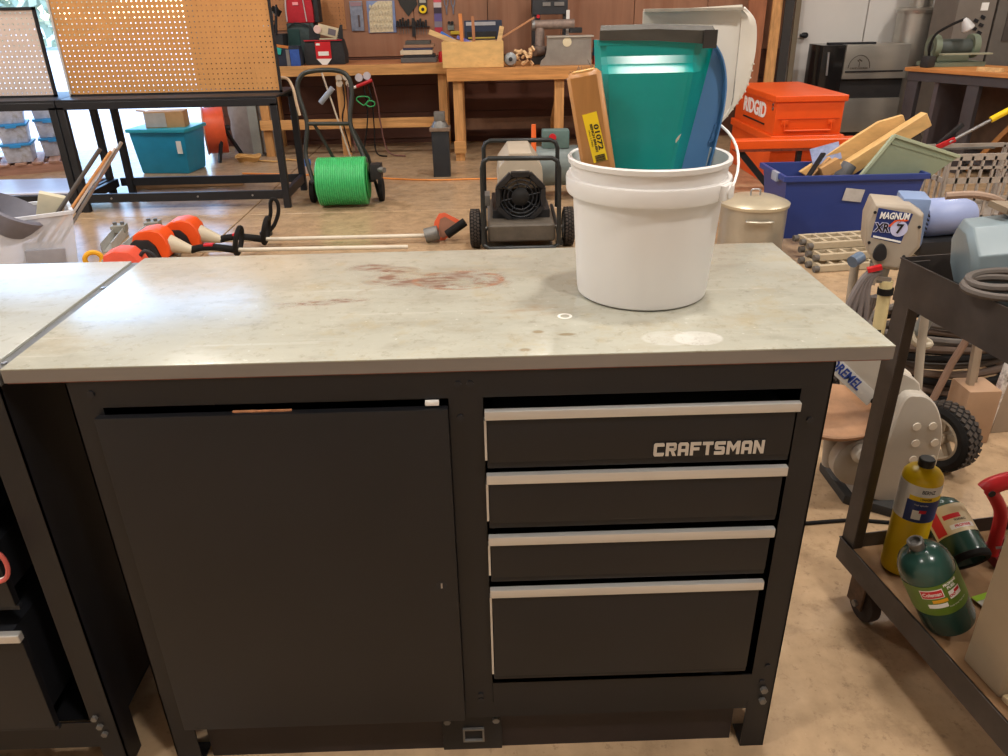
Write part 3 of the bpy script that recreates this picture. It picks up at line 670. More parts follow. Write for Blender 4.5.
# ---- grey grinder on the cart's top tray
grim = M('grey_enamel', (120, 134, 140), .38, var=.08, scale=6)
ZT = .9045
gr = T('belt_grinder', 'blue-grey bench motor with slotted vents on the cart tray', 'power tool', (1.90, .30, ZT))
R_ = axis_rot((.93, -.25, .16)); o = (1.812-1.90, .36-.30, .105)
oct_ = [(.085*math.cos(a)*(1.08), .085*math.sin(a)) for a in [math.pi/8+math.pi/4*i for i in range(8)]]
def ring8(k, z): return [Vector(o)+R_ @ Vector((p[0]*k, p[1]*k, z)) for p in oct_]
m = MB(); rr = [ring8(.82, -.012), ring8(1.0, .0), ring8(1.0, .075), ring8(.96, .08)]
vs = [v for r in rr for v in r]; fs = [tuple(range(7, -1, -1)), tuple(range(24, 32))]
for j in range(3):
    for i in range(8): fs.append((j*8+i, j*8+(i+1) % 8, (j+1)*8+(i+1) % 8, (j+1)*8+i))
m.add(vs, fs).build('end_housing', grim, gr, bev=.004)
MB().lathe([(.088, .08), (.088, .20), (.082, .26), (.06, .29), (0, .29)], 36, o=o, rot=R_).build('motor_body', M('light_grey_enamel', (168, 172, 170), .35, var=.05), gr)
for k in range(7):
    lv = R_.transposed() @ (Vector((.8128, -1.1622, 1.5156))-Vector((1.95, .3, 1.0))); a = math.atan2(lv.y, lv.x)-.75+.26*k
    wrap_patch('vent_slot', blackmetal, gr, .088, .10, .17, a, a+.10, R_, o, .0012, 3)
MB().lathe([(.091, .078), (.091, .086), (.088, .088)], 36, o=o, rot=R_, cap=False).build('joint_band', darkplastic, gr)
MB().bx(-.13, .16, -.06, .13, 0, .02).build('base', dullsteel, gr, bev=.004)
MB().bx(-.06, .06, .0, .07, .02, .05).build('pedestal', grim, gr, bev=.006)
MB().box((-.03, .06, .213), (.05, .05, .012), (.1, .1, .2)).build('top_plate', M('brown_label', (120, 104, 84), .6, var=.2), gr)
MB().box((.07, .03, .219), (.05, .03, .004), (.1, .15, -.2)).build('yellow_sticker', yellowprint, gr)
cm = M('grey_rubber_cord', (84, 76, 70), .65, var=.1)
cd_ = MB()
for k in range(2):
    rx, ry = .070-.010*k, .045-.006*k
    cd_.tube([(1.800+.003*k+rx*math.cos(a), .215+.012*k+ry*math.sin(a)*1.0, 1.000+.012*k+.005*math.sin(a+k)) for a in [2*math.pi*i/28 for i in range(28)]], .008, 8, True)
cd_.tube(cr([(1.84, .22, 1.0), (1.88, .20, 1.0), (1.93, .18, .97), (1.98, .17, .92), (2.0, .17, .914)], 6), .008, 8)
recentre(tag(cd_.build('power_cord', cm), 'coiled grey power cord draped over the cart tray edge', 'cord'))

# ================================================================ scroll saw behind the cart
cast = M('cast_grey', (178, 170, 158), .38, var=.06, scale=5)
castd = M('cast_dark_grey', (150, 142, 132), .42, var=.06, scale=5)  # darker grey for the base casting, motor and table post
ss = T('scroll_saw', 'light grey scroll saw with blue lettering standing on the floor behind the bench', 'scroll saw', (2.05, .98, 0))
MB().prism([(1.96, .895), (2.10, .80), (2.25, .86), (2.20, 1.08), (1.96, 1.10)], (0, 0, .0), (1,0,0), (0,1,0), .035).build('base', M('saw_base_black', (44, 42, 40), .6), ss, world=True, bev=.01)
MB().bx(1.985, 2.15, .88, 1.07, .035, .09).build('base_casting', castd, ss, world=True, bev=.015, seg=3)
P = [(2.06, .40), (2.10, .42), (2.15, .40), (2.19, .34), (2.215, .25), (2.215, .10), (2.20, .04), (2.03, .04), (2.02, .16), (2.04, .26)]
P = [(p.x, p.y) for p in cr([(a, b, 0) for a, b in P], 4, True)]
MB().prism([(a, b) for a, b in P], (0, .99, 0), (1,0,0), (0,0,1), .13).build('rear_housing', cast, ss, world=True, bev=.018, seg=3)
A = [(1.76, .575), (1.80, .60), (1.90, .575), (2.02, .50), (2.12, .44), (2.11, .37), (2.03, .345), (1.96, .395), (1.86, .48), (1.76, .535)]
A = [(p.x, p.y) for p in cr([(a, b, 0) for a, b in A], 4, True)]
MB().prism(A, (0, .955, 0), (1,0,0), (0,0,1), .06).build('upper_arm', cast, ss, world=True, bev=.012, seg=3)
MB().tube(cr([(1.90, .90, .60), (1.96, .91, .555), (2.03, .92, .50), (2.09, .93, .44)], 5), [.02+.004*math.sin(i) for i in range(16)], 10).build('arm_rib', M('cast_cream', (206, 196, 180), .35), ss, world=True)
ang_ = math.atan2(-.07, .078); U_ = Vector((math.cos(ang_), 0, math.sin(ang_))); V_ = Vector((-math.sin(ang_), 0, math.cos(ang_)))
MB().box(Vector((1.912, .8925, .452)), (.19, .004, .046), Euler((0, -ang_, 0)).to_matrix()).build('name_plate', M('plate_grey', (196, 194, 190), .4, var=.03), ss, world=True, bev=.001)
text('lettering', 'DREMEL', .040, M('saw_blue', (40, 66, 140), .5), Vector((1.882, .8895, .481)), U_, V_, ss, ext=.0006, bold=.0010, width=.136, world=True)
MB().cyl((1.985, .892, .388), (1.985, .886, .388), .010, n=14).build('knob', rubber, ss, world=True)
for (x, z) in ((2.17, .31), (2.19, .25), (2.195, .19), (2.12, .31), (2.13, .25), (2.135, .19)): MB().cyl((x, .862, z), (x, .856, z), .013, n=14).build('vent_dimple', M('dimple_cream', (222, 212, 196), .3), ss, world=True)
MB().lathe([(0, -.02), (.07, -.02), (.085, 0), (.085, .04), (.07, .05), (0, .05)], 28, o=(1.98, .92, .17), rot=axis_rot((0, -1, 0))).build('motor', castd, ss, world=True)
MB().lathe([(0, 0), (.028, 0), (.032, .012), (.02, .03), (0, .03)], 20, o=(1.965, .872, .215), rot=axis_rot((0, -1, .2))).build('motor_cap', cast, ss, world=True)
MB().lathe([(0, 0), (.15, 0), (.155, .006), (.155, .014), (.15, .018), (0, .018)], 40, o=(1.92, 1.0, .285), rot=axis_rot((-.12, -.1, 1))).build('table', M('saw_table', (150, 112, 82), .5, metal=.2, var=.25, scale=12), ss, world=True)
MB().cyl((1.95, 1.0, .09), (1.93, 1.0, .285), .03).build('table_post', castd, ss, world=True)
MB().bar((1.74, .845, .155), (1.98, .845, .0), .05, .03, (0, 1, 0)).build('front_rail', M('rail_dark', (46, 44, 44), .6), ss, world=True) if False else None
cab = MB().tube(cr([(1.55, .80, .006), (1.75, .79, .006), (1.95, .80, .006), (2.1, .78, .006), (2.3, .80, .006)], 6), .006, 8)
recentre(tag(cab.build('floor_cable', rubber), 'black cable lying on the floor in front of the scroll saw', 'cable'))

# ================================================================ airless paint sprayer
spb = M('sprayer_beige', (158, 146, 130), .5, var=.08, scale=8)
sps = M('sprayer_blue', (120, 140, 176), .45, var=.06)
sp = T('paint_sprayer', 'dusty beige airless paint sprayer with a blue badge on a wheeled stand', 'paint sprayer', (2.25, 1.3, 0))
F = [(-.066, .905), (.046, .90), (.086, .875), (.096, .765), (.046, .682), (-.024, .688), (-.07, .76), (-.078, .845)]
m = MB(); rx = Vector((.93, -.30, 0)).normalized(); nx = Vector((-.30, -.93, 0)).normalized(); oc = Vector((2.125, 1.25, 0))
rings = []
for (k, dpt) in ((.9, .0), (1.0, -.012), (1.0, -.10), (.95, -.16)):
    cz = .81; rings.append([oc+rx*(a*k)+Vector((0, 0, cz+(z-cz)*k))+nx*dpt for a, z in F])
vs = [v for r in rings for v in r]; n8 = len(F); fs = [tuple(range(n8-1, -1, -1)), tuple(range(3*n8, 4*n8))]
for j in range(3):
    for i in range(n8): fs.append((j*n8+i, j*n8+(i+1) % n8, (j+1)*n8+(i+1) % n8, (j+1)*n8+i))
m.add(vs, fs).build('front_cover', spb, sp, world=True, bev=.005)
bp0 = oc+nx*.001
MB().prism([(-.052, .890), (.052, .876), (.034, .776), (-.058, .792)], bp0-nx*.0005, rx, (0,0,1), -.0012).build('badge', blueprint, sp, world=True)
if True:
    Nn = rx.cross(Vector((0,0,1)))
    sgn = 1 if Nn.dot(nx) > 0 else -1
    tb = bp0+nx*.002
    text('lettering', 'MAGNUM', .030, whiteprint, tb+Vector((0,0,.866))+rx*.0, rx, Vector((0,0,1))+rx*.1, sp, ext=.0005, bold=.0009, width=.086, world=True)
    text('lettering_glow', 'XR', .038, M('badge_lilac', (190, 190, 220), .5), tb+Vector((0,0,.826))-rx*.030-nx*.0006, rx, (0,0,1), sp, ext=.0003, bold=.0034, width=.052, world=True)
    text('lettering', 'XR', .038, blackprint, tb+Vector((0,0,.826))-rx*.030, rx, (0,0,1), sp, ext=.0005, bold=.0012, width=.044, world=True)
    MB().prism([(.026*math.cos(a), .026*math.sin(a)) for a in [2*math.pi*i/20 for i in range(20)]], tb+rx*.020+Vector((0,0,.826)), rx, (0,0,1), -.0006).build('disc', M('badge_lilac', (190, 190, 220), .5), sp, world=True)
    MB().prism([(-.03, .0), (-.012, .022), (.012, .03), (.03, .024), (.008, .018), (-.008, .004)], tb+rx*.014+Vector((0,0,.830)), rx, (0,0,1), -.0008).build('flame', orange, sp, world=True)
    text('lettering', '7', .042, blackprint, tb+Vector((0,0,.825))+rx*.021+nx*.001, rx, (0,0,1), sp, ext=.0005, bold=.0012, world=True)
    MB().prism([(-.052, .800), (.034, .786), (.033, .780), (-.052, .794)], tb, rx, (0,0,1), -.0006).build('badge_line', whiteprint, sp, world=True)
kp = [(.021*math.cos(a), (.040 if math.sin(a) > 0 else .018)*math.sin(a)) for a in [2*math.pi*i/22 for i in range(22)]]
MB().prism(kp, oc-rx*.022+Vector((0,0,.735))+nx*.0, rx, (0,0,1), .014).build('control_knob', darkplastic, sp, world=True, bev=.003)
for (a, z) in ((-.060, .775), (.078, .835), (.052, .735), (-.06, .875)): MB().cyl(oc+rx*a+Vector((0,0,z)), oc+rx*a+Vector((0,0,z))+nx*.003, .005, n=10).build('screw', blackmetal, sp, world=True)
MB().box(oc-nx*.13+rx*.07+Vector((0,0,.83)), (.085, .13, .16), Euler((0,0,-.31)).to_matrix()).build('side_grille', sps, sp, world=True, bev=.012)
for k in range(5): MB().box(oc-nx*.075+rx*.114+Vector((0,0,.80+.014*k)), (.004, .03, .005), Euler((0,0,-.31)).to_matrix()).build('vent_slot', blackmetal, sp, world=True)
mo = oc-nx*.22+rx*.14+Vector((0,0,.82))
MB().lathe([(0, 0), (.055, 0), (.065, .02), (.065, .15), (.05, .19), (0, .195)], 28, o=mo-rx*.02-Vector((0,0,.01)), rot=axis_rot(rx-nx*.5)).build('motor_shell', M('lilac_grey', (140, 152, 190), .4, var=.05), sp, world=True)
MB().box(mo+rx*.06-Vector((0,0,.095))-nx*.03, (.24, .17, .05), Euler((0,.0,.1)).to_matrix()).build('motor_cradle', darkplastic, sp, world=True, bev=.01)
MB().bar(mo-rx*.08-Vector((0,0,.058)), mo+rx*.17-nx*.05-Vector((0,0,.04)), .02, .012).build('pipe', M('rust_pipe', (150, 92, 70), .6), sp, world=True)
MB().cyl(oc-nx*.04-rx*.005+Vector((0,0,.70)), oc-nx*.04-rx*.005+Vector((0,0,.635)), .034, .028, n=18).build('pump_head', dullsteel, sp, world=True)
MB().cyl((2.155, 1.27, .64), (2.165, 1.25, .14), .021, n=16).build('suction_tube', M('tube_cream', (204, 188, 140), .4, var=.1), sp, world=True)
for z in (.615, .47, .26): MB().cyl((2.156, 1.268, z), (2.157, 1.267, z-.022), .026, n=14).build('tube_clip', rubber, sp, world=True)
MB().tube(cr([(2.225, 1.22, .67), (2.225, 1.215, .60), (2.195, 1.23, .50), (2.185, 1.24, .40)], 5), .009, 8).build('drain_tube', M('tube_amber', (196, 160, 96), .35), sp, world=True)
MB().cyl((2.205, 1.16, .70), (2.245, 1.13, .695), .02, n=12).build('prime_valve', darkplastic, sp, world=True)
MB().cyl((2.035, 1.24, .735), (2.0, 1.22, .725), .020, n=14).build('pressure_gauge', M('gauge_blue', (84, 100, 120), .4), sp, world=True)
MB().bar((2.045, 1.20, .703), (2.085, 1.19, .716), .02, .014).build('trigger_guard', red, sp, world=True)
MB().bar((2.06, 1.21, .675), (2.13, 1.20, .668), .008, .012).bar((2.085, 1.205, .70), (2.075, 1.205, .65), .008, .01).build('hose_fitting', steel, sp, world=True)
for (xa, ya) in ((2.10, 1.40), (2.34, 1.33)):
    MB().tube(cr([(xa, ya, .68), (xa+.01, ya-.02, .4), (xa+.03, ya-.07, .12), (xa+.05, ya-.13, .05)], 5), .015, 10).build('stand_leg', spb, sp, world=True)
MB().tube([(2.37, 1.15, .135), (2.10, 1.46, .135)], .012, 8).build('axle', dullsteel, sp, world=True)
def wheel(parent, c, axis, r, w, hub_m, spokes=5):
    R_ = axis_rot(axis)
    MB().lathe([(r*.66, -w*.42), (r*.82, -w*.5), (r*.95, -w*.42), (r, -w*.2), (r, w*.2), (r*.95, w*.42), (r*.82, w*.5), (r*.66, w*.42), (r*.64, 0)], 48, o=c, rot=R_, cap=False).build('tyre', rubber, parent, world=True, merge=True)
    tr = MB()
    n = 32
    for i in range(n):
        for s in (-1, 0, 1):
            a = 2*math.pi*(i+(.5 if s == 0 else 0))/n
            p = Vector(c)+R_ @ Vector((r*math.cos(a)*1.0, r*math.sin(a)*1.0, s*w*.27))
            q = R_ @ Matrix.Rotation(a, 3, 'Z') @ Matrix.Rotation(.5*(1 if s >= 0 else -1), 3, 'X')
            tr.box(p, (r*.045, r*.13, w*.2), q)
    o = tr.build('tread', M('tread_rubber', (58, 50, 44), .85, var=.3, scale=30), parent, world=True); o['kind'] = 'stuff'
    h = MB().lathe([(r*.68, -w*.40), (r*.68, w*.40), (r*.60, w*.44), (r*.58, w*.30), (r*.58, -w*.30), (r*.60, -w*.44), (r*.68, -w*.40)], 40, o=c, rot=R_, cap=False).build('rim', hub_m, parent, world=True, merge=True)
    for i in range(spokes):
        a = 2*math.pi*i/spokes+.3
        MB().bar(Vector(c)+R_ @ Vector((r*.12*math.cos(a), r*.12*math.sin(a), 0)), Vector(c)+R_ @ Vector((r*.6*math.cos(a), r*.6*math.sin(a), 0)), r*.16, w*.3, R_ @ Vector((0,0,1))).build('spoke', hub_m, parent, world=True, bev=r*.03)
    MB().cyl(Vector(c)-R_ @ Vector((0,0,w*.36)), Vector(c)+R_ @ Vector((0,0,w*.36)), r*.22, n=20).build('hub', hub_m, parent, world=True, bev=r*.02)
hubm = M('dusty_hub', (150, 134, 112), .6, var=.15, scale=12)
wheel(sp, (2.375, 1.10, .125), (-.91, -.42, .02), .12, .085, hubm)
wheel(sp, (2.06, 1.50, .1345), (-.80, -.62, .02), .13, .085, hubm)
hm = M('hose_grey', (112, 104, 102), .6, var=.12)
for i, (dx_, dz_) in enumerate(((0, 0), (.02, -.03), (.045, .01), (.07, -.02))):
    h = MB().tube(cr([(2.06+.01*i, 1.20, .70), (2.03+dx_*.4, 1.20, .66), (2.0+dx_, 1.20, .55+dz_), (2.01+dx_, 1.20, .42+dz_), (2.05+dx_, 1.24, .34), (2.12+dx_, 1.30+.05*i, .34), (2.15+.01*i, 1.36, .55)], 6), .0115, 8).build('spray_hose', hm, sp, world=True)
MB().tube(cr([(2.27, 1.24, .93), (2.36, 1.22, .935), (2.46, 1.24, .90), (2.50, 1.30, .82), (2.46, 1.36, .76)], 6), .012, 8).build('return_hose', M('hose_tan', (150, 126, 108), .6), sp, world=True)

# ================================================================ heap of hoses, stands and bits behind the cart
hc = T('hose_coil', 'heap of black and brown hose coiled on the floor beside the sprayer', 'hose', (2.72, 1.78, 0))
for k in range(9):
    r_ = .30-.012*(k % 3); ph = k*.7
    MB().tube([(2.72+r_*math.cos(a)*1.05+.02*math.sin(ph), 1.78+r_*math.sin(a)*.8, .018+.030*k+.012*math.sin(2*a+ph)) for a in [2*math.pi*i/36 for i in range(36)]], .016, 8, True).build('coil', [rubber, M('hose_brown', (96, 78, 66), .7), cm][k % 3], hc, world=True)
vs_ = T('brass_valve', 'pale metal hose valve and hook hanging over the hose heap', 'hose fitting', (2.47, 1.55, .29))
MB().cyl((2.46, 1.52, .33), (2.50, 1.50, .52), .026, n=14).build('grip', M('valve_grey', (130, 132, 128), .5, metal=.3), vs_, world=True)
MB().tube(cr([(2.44, 1.52, .33), (2.50, 1.50, .30), (2.47, 1.48, .296), (2.43, 1.49, .315), (2.42, 1.51, .35)], 5), .014, 8).build('hook', M('valve_cream', (186, 174, 152), .45, metal=.3), vs_, world=True)
MB().tube(cr([(2.50, 1.50, .52), (2.52, 1.50, .55), (2.55, 1.50, .54)], 5), .02, 8).build('collar', M('valve_cream', (186, 174, 152)), vs_, world=True)
stp = T('folded_stand', 'beige folded stand with taped tube legs behind the cart', 'stand', (2.62, 1.28, 0))
sb_ = M('stand_beige', (150, 132, 112), .6, var=.1)
MB().bar((2.585, 1.30, .0), (2.535, 1.30, .50), .022, .022).build('leg', sb_, stp, world=True, bev=.004)
MB().bar((2.61, 1.32, .0), (2.56, 1.33, .50), .022, .022).build('leg', sb_, stp, world=True, bev=.004)
MB().cyl((2.556, 1.302, .42), (2.545, 1.30, .53), .028, n=12).build('tape_wrap', M('silver_tape', (190, 190, 198), .4, var=.1), stp, world=True)
MB().tube([(2.44, 1.30, .16), (2.48, 1.31, .30), (2.54, 1.32, .45)], .013, 8).build('brace', M('brace_brown', (128, 100, 82), .65), stp, world=True)
MB().bx(2.53, 2.65, 1.24, 1.36, .0, .22).build('foot_box', M('foot_tan', (156, 124, 96), .6), stp, world=True, bev=.01)
MB().bx(2.648, 2.653, 1.25, 1.35, .06, .2).build('orange_stripe', M('orange_stripe', (220, 110, 40), .5), stp, world=True)
pl_ = T('floor_panel', 'leaning beige steel panel with a chipped white edge at the right', 'panel', (2.80, 1.36, 0))
MB().prism([(0, 0), (.20, 0), (.24, .50), (.03, .50)], (2.70, 1.34, .0), (1, .15, 0), (0, .05, 1), .03).build('sheet', sb_, pl_, world=True, bev=.003)
MB().bar((2.69, 1.325, .02), (2.725, 1.33, .50), .02, .03).build('white_edge', M('chipped_white', (208, 202, 194), .6, var=.1, rgb2=(90, 80, 72), amount=.42, scale=30), pl_, world=True)
wd_ = T('wand', 'thin white bent wand with a black tip on the floor at the right edge', 'wand', (2.85, 1.15, 0))
MB().tube(cr([(2.74, 1.17, .16), (2.74, 1.16, .10), (2.76, 1.15, .035), (2.82, 1.13, .014), (2.86, 1.12, .012)], 5), .010, 8).build('tube', M('wand_cream', (206, 196, 176), .5), wd_, world=True)
MB().tube([(2.85, 1.122, .016), (2.92, 1.10, .016)], .015, 8).build('tip', rubber, wd_, world=True)
bt = T('blue_nozzle', 'small bright blue spray tip on the floor between hoses and wheel', 'nozzle', (2.36, 1.36, 0))
MB().cyl((2.33, 1.36, .016), (2.40, 1.40, .05), .016, n=12).build('body', M('bright_blue', (40, 130, 190), .4), bt, world=True)
MB().cyl((2.36, 1.375, .03), (2.43, 1.415, .062), .010, n=12).build('stem', darkplastic, bt, world=True)
cb = T('cardboard_box', 'open brown cardboard box on the floor behind the paint sprayer', 'box', (3.30, 1.9, 0), .25)
for (x0, x1, y0, y1) in ((-.2, .2, -.16, -.15), (-.2, .2, .15, .16), (-.2, -.19, -.15, .15), (.19, .2, -.15, .15)): MB().bx(x0, x1, y0, y1, 0, .22).build('side', M('cardboard', (160, 122, 84), .8, var=.1), cb)
MB().bx(-.19, .19, -.15, .15, 0, .01).build('bottom', M('cardboard', (160, 122, 84)), cb)
ins = T('drop_cloth', 'crumpled brown dust sheet on the floor behind the scroll saw', 'cloth', (2.35, 1.75, 0))
random.seed(5)
MB().sheet([[(2.08+.028*i, 1.56+.06*j+.01*random.random(), .012+.055*math.exp(-((i-5)/3.2)**2-((j-4)/2.6)**2)*(.5+random.random())) for j in range(9)] for i in range(11)], .004).build('cloth', M('brown_cloth', (126, 88, 62), .9, var=.2, scale=20), ins, world=True)

# ================================================================ blue tote and its load, pot, trays, crate
nav = M('navy_plastic', (44, 62, 128), .42, var=.05, scale=4)
bt_ = T('storage_tote', 'large open dark blue storage tote full of scrap wood', 'storage tote', (3.24, 4.12, 0))
x0, x1, y0, y1, hz = 2.79, 3.72, 3.90, 4.36, .43
def taper_wall(a, b, c, d, t): return MB().sheet([[a, d], [b, c]], t)
bi = .05
MB().sheet([[(x0+bi, y0+bi, .005), (x0, y0, hz)], [(x1-bi, y0+bi, .005), (x1, y0, hz)]], -.004).build('front_wall', nav, bt_, world=True)
MB().sheet([[(x0+bi, y1-bi, .005), (x0, y1, hz)], [(x1-bi, y1-bi, .005), (x1, y1, hz)]], .004).build('back_wall', nav, bt_, world=True)
MB().sheet([[(x0+bi, y0+bi, .005), (x0, y0, hz)], [(x0+bi, y1-bi, .005), (x0, y1, hz)]], .004).build('end_wall', nav, bt_, world=True)
MB().sheet([[(x1-bi, y0+bi, .005), (x1, y0, hz)], [(x1-bi, y1-bi, .005), (x1, y1, hz)]], -.004).build('end_wall', nav, bt_, world=True)
MB().bx(x0+bi, x1-bi, y0+bi, y1-bi, .0, .006).build('bottom', nav, bt_, world=True)
rim = MB()
rim.bx(x0-.02, x1+.02, y0-.02, y0+.004, hz-.03, hz+.006).bx(x0-.02, x1+.02, y1-.004, y1+.02, hz-.03, hz+.006).bx(x0-.02, x0+.004, y0, y1, hz-.03, hz+.006).bx(x1-.004, x1+.02, y0, y1, hz-.03, hz+.006)
rim.build('rim', nav, bt_, world=True, bev=.004)
MB().bx(x0-.03, x0-.005, y0+.10, y0+.20, hz-.05, hz+.008).build('handle_clip', M('clip_grey', (150, 156, 170), .4), bt_, world=True, bev=.003)
MB().box((3.26, 3.905, .30), (.13, .004, .085), Euler((.11, .12, 0)).to_matrix()).build('label_pocket', M('clear_label', (186, 182, 178), .15, var=.15, scale=12), bt_, world=True)
for xx in (2.9, 3.05): pass
def board(label, a, b, w, h, m, up=(0,0,1), name='board'):
    return recentre(tag(MB().bar(a, b, w, h, up).build(name, m, bev=.004, seg=1), label, 'board'))
pw = M('pale_board', (214, 172, 112), .55, var=.18, scale=14, stretch=(.35, 1, 1), bump=.05)
board('thick pale wooden beam sticking up out of the blue tote', (3.00, 4.20, .20), (3.82, 4.22, .735), .10, .075, pw, (0, 1, 0))
board('short stubby board leaning low at the left in the blue tote', (2.93, 4.08, .23), (3.16, 4.10, .50), .06, .03, M('tan_board', (196, 150, 100), .6, var=.15), (0, 1, 0))
recentre(tag(MB().prism([(0, 0), (.50, .32), (.66, .36), (.70, .29), (.10, -.06)], (3.03, 4.29, .38), (1, 0, .02), (0, 0, 1), -.03).build('board', pw, bev=.004, seg=1), 'broad pale board with a rounded end behind the beam in the tote', 'board'))
recentre(tag(MB().bar((2.92, 4.0, .30), (3.08, 4.06, .55), .014, .05, (0, 1, 0)).build('black_tool_handle', blackmetal, bev=.003), 'thin black tool handle lying in the blue tote at its left end', 'tool'))  # black tool handle among the scrap in the tote
recentre(tag(MB().box((3.12, 4.02, .46), (.13, .05, .075), Euler((0, -.5, .1)).to_matrix()).build('wood_block', M('block_tan', (190, 146, 96), .6), bev=.004), 'small tan wood block in the blue tote', 'block'))
recentre(tag(MB().box((3.20, 4.30, .50), (.20, .01, .12), Euler((-.3, -.25, 0)).to_matrix()).build('leaflet', M('leaflet_blue', (150, 162, 200), .5, var=.25, scale=20)), 'pale blue printed leaflet tucked into the blue tote', 'leaflet'))
gt = T('plastic_tray', 'grey-green plastic tray tilted in the blue tote', 'tray', (3.58, 3.97, .2))
sage = M('sage_plastic', (132, 142, 120), .45, var=.05)
Q = [Vector((3.26, 4.00, .30)), Vector((3.50, 3.99, .665)), Vector((3.955, 3.97, .525)), Vector((3.65, 3.985, .28))]
nq = (Q[3]-Q[0]).cross(Q[1]-Q[0]).normalized()
if nq.y > 0: nq = -nq
U1 = (Q[2]-Q[1]).normalized()
Vq = nq.cross(U1) if nq.cross(U1).z > 0 else -nq.cross(U1)
MB().add(Q+[q-nq*.008 for q in Q], [(0,1,2,3), (7,6,5,4), (0,4,5,1), (1,5,6,2), (2,6,7,3), (3,7,4,0)]).build('panel', sage, gt, world=True)
sagel = M('sage_light', (168, 178, 152), .45)
MB().bar(Q[1], Q[2], .02, .03, nq).build('rim_top', sagel, gt, world=True, bev=.004)
MB().bar(Q[0], Q[1], .02, .03, nq).build('rim_side', sagel, gt, world=True, bev=.004)
MB().bar(Q[1]+(Q[0]-Q[1]).normalized()*.05+U1*.02, Q[2]+(Q[0]-Q[1]).normalized()*.04-U1*.02, .012, .012, nq).build('inner_rib', sage, gt, world=True)
recentre(tag(MB().cyl((3.20, 4.10, .30), (3.30, 4.12, .46), .05, n=18).build('grey_tube', M('dark_grey_tube', (92, 92, 94), .5), bev=.004), 'short dark grey tube behind the green tray in the tote', 'tube'))
bg2 = T('plastic_bag', 'dark smoky plastic bag standing in the tote behind the green tray', 'bag', (3.80, 4.24, .2)); random.seed(9)
MB().sheet([[(3.66+.027*i+.012*random.random(), 4.29+.02*random.random(), .30+.055*j-.004*i*i*.5+.02*random.random()) for j in range(8)] for i in range(8)], .006).build('bag', M('smoky_bag', (70, 66, 66), .25, var=.4, scale=14), bg2, world=True)
po = T('stock_pot', 'aluminium stock pot with a lid standing beside the blue tote', 'pot', (2.535, 3.72, 0))
alp = M('pot_aluminium', (176, 168, 152), .35, metal=.55, var=.08, scale=5)
MB().lathe([(0, 0), (.195, 0), (.205, .012), (.208, .30), (.213, .305), (.213, .312), (0, .312)], 48).build('body', alp, po)
MB().lathe([(.218, .300), (.220, .318), (.212, .324), (.15, .348), (.05, .358), (0, .359)], 48, cap=False).build('lid', M('pot_lid', (196, 184, 158), .35, metal=.4, var=.06), po)
MB().tube(cr([(-.03, 0, .356), (-.028, 0, .392), (0, 0, .398), (.028, 0, .392), (.03, 0, .356)], 4), .006, 8).build('lid_knob', steel, po)
MB().tube(cr([(-.10, -.185, .235), (-.10, -.215, .24), (-.02, -.235, .24), (.05, -.23, .24), (.05, -.205, .235)], 5), .009, 8).build('handle', alp, po)
def tray_rack(label, ox, oy, z, rz):
    t = T('plastic_grating', label, 'grating', (ox, oy, z), rz, 'stacked plastic gratings beside the pot')
    tm_ = M('grating_tan', (176, 160, 134), .6, var=.1)
    for y in (0, .09, .18): MB().bx(-.36, .36, y, y+.022, 0, .045).build('runner', tm_, t, bev=.004, seg=1)
    for k in range(9): MB().bx(-.36+.085*k, -.36+.085*k+.02, .022, .09, .008, .045).build('rib', tm_, t)
    for k in range(9): MB().bx(-.36+.085*k, -.36+.085*k+.02, .112, .18, .008, .045).build('rib', tm_, t)
    for k in range(3): MB().cyl((-.39, .01+.09*k, .022), (-.36, .01+.09*k, .022), .02, n=10).build('peg', M('grating_grey', (96, 90, 84), .7), t)
tray_rack('lowest tan plastic grating on the floor beside the pot', 3.16, 3.26, .0, .12)
tray_rack('tan plastic grating second in the stack beside the pot', 3.18, 3.33, .0465, .12)
tray_rack('topmost tan plastic grating against the blue tote', 3.17, 3.42, .093, .12)
wc = T('plastic_crate', 'grey lattice plastic crate standing at the right behind the sprayer', 'crate', (4.35, 4.5, 0))
lat = M('lattice_grey', (168, 158, 148), .55, var=.06)
def lattice(o, U, w, h, nv, rails):
    o = Vector(o); U = Vector(U).normalized(); N_ = Vector((-U.y, U.x, 0))
    for i in range(nv+1): MB().bar(o+U*(w*i/nv), o+U*(w*i/nv)+Vector((0,0,h)), .017 if 0 < i < nv else .035, .014, N_).build('upright', lat, wc, world=True)
    for z, th in rails: MB().bar(o+Vector((0,0,z)), o+U*w+Vector((0,0,z)), .014, th).build('rail', lat, wc, world=True)
lattice((4.09, 4.3, 0), (1, 0, 0), .66, .46, 8, ((.02, .04), (.16, .03), (.29, .04), (.38, .02), (.455, .045)))
lattice((4.09, 4.3, 0), (0, 1, 0), .42, .46, 5, ((.02, .04), (.29, .035), (.46, .03)))
lattice((4.09, 4.72, 0), (1, 0, 0), .66, .46, 1, ((.02, .04), (.46, .03)))
lattice((4.75, 4.3, 0), (0, 1, 0), .42, .46, 4, ((.02, .04), (.29, .035), (.46, .03)))
MB().bx(4.09, 4.75, 4.3, 4.72, 0, .012).build('bottom', lat, wc, world=True)
lo_ = T('lopper', 'lopping shears with a yellow grip and red head resting on the crate', 'shears', (4.3, 4.45, .5))
MB().cyl((4.13, 4.42, .54), (4.40, 4.40, .70), .011, n=10).build('shaft', steel, lo_, world=True)
MB().cyl((4.38, 4.40, .69), (4.60, 4.385, .82), .022, n=14).build('grip', M('grip_yellow', (236, 196, 20), .4), lo_, world=True)
MB().bar((4.06, 4.44, .50), (4.17, 4.42, .56), .03, .035).build('head', red, lo_, world=True, bev=.008)
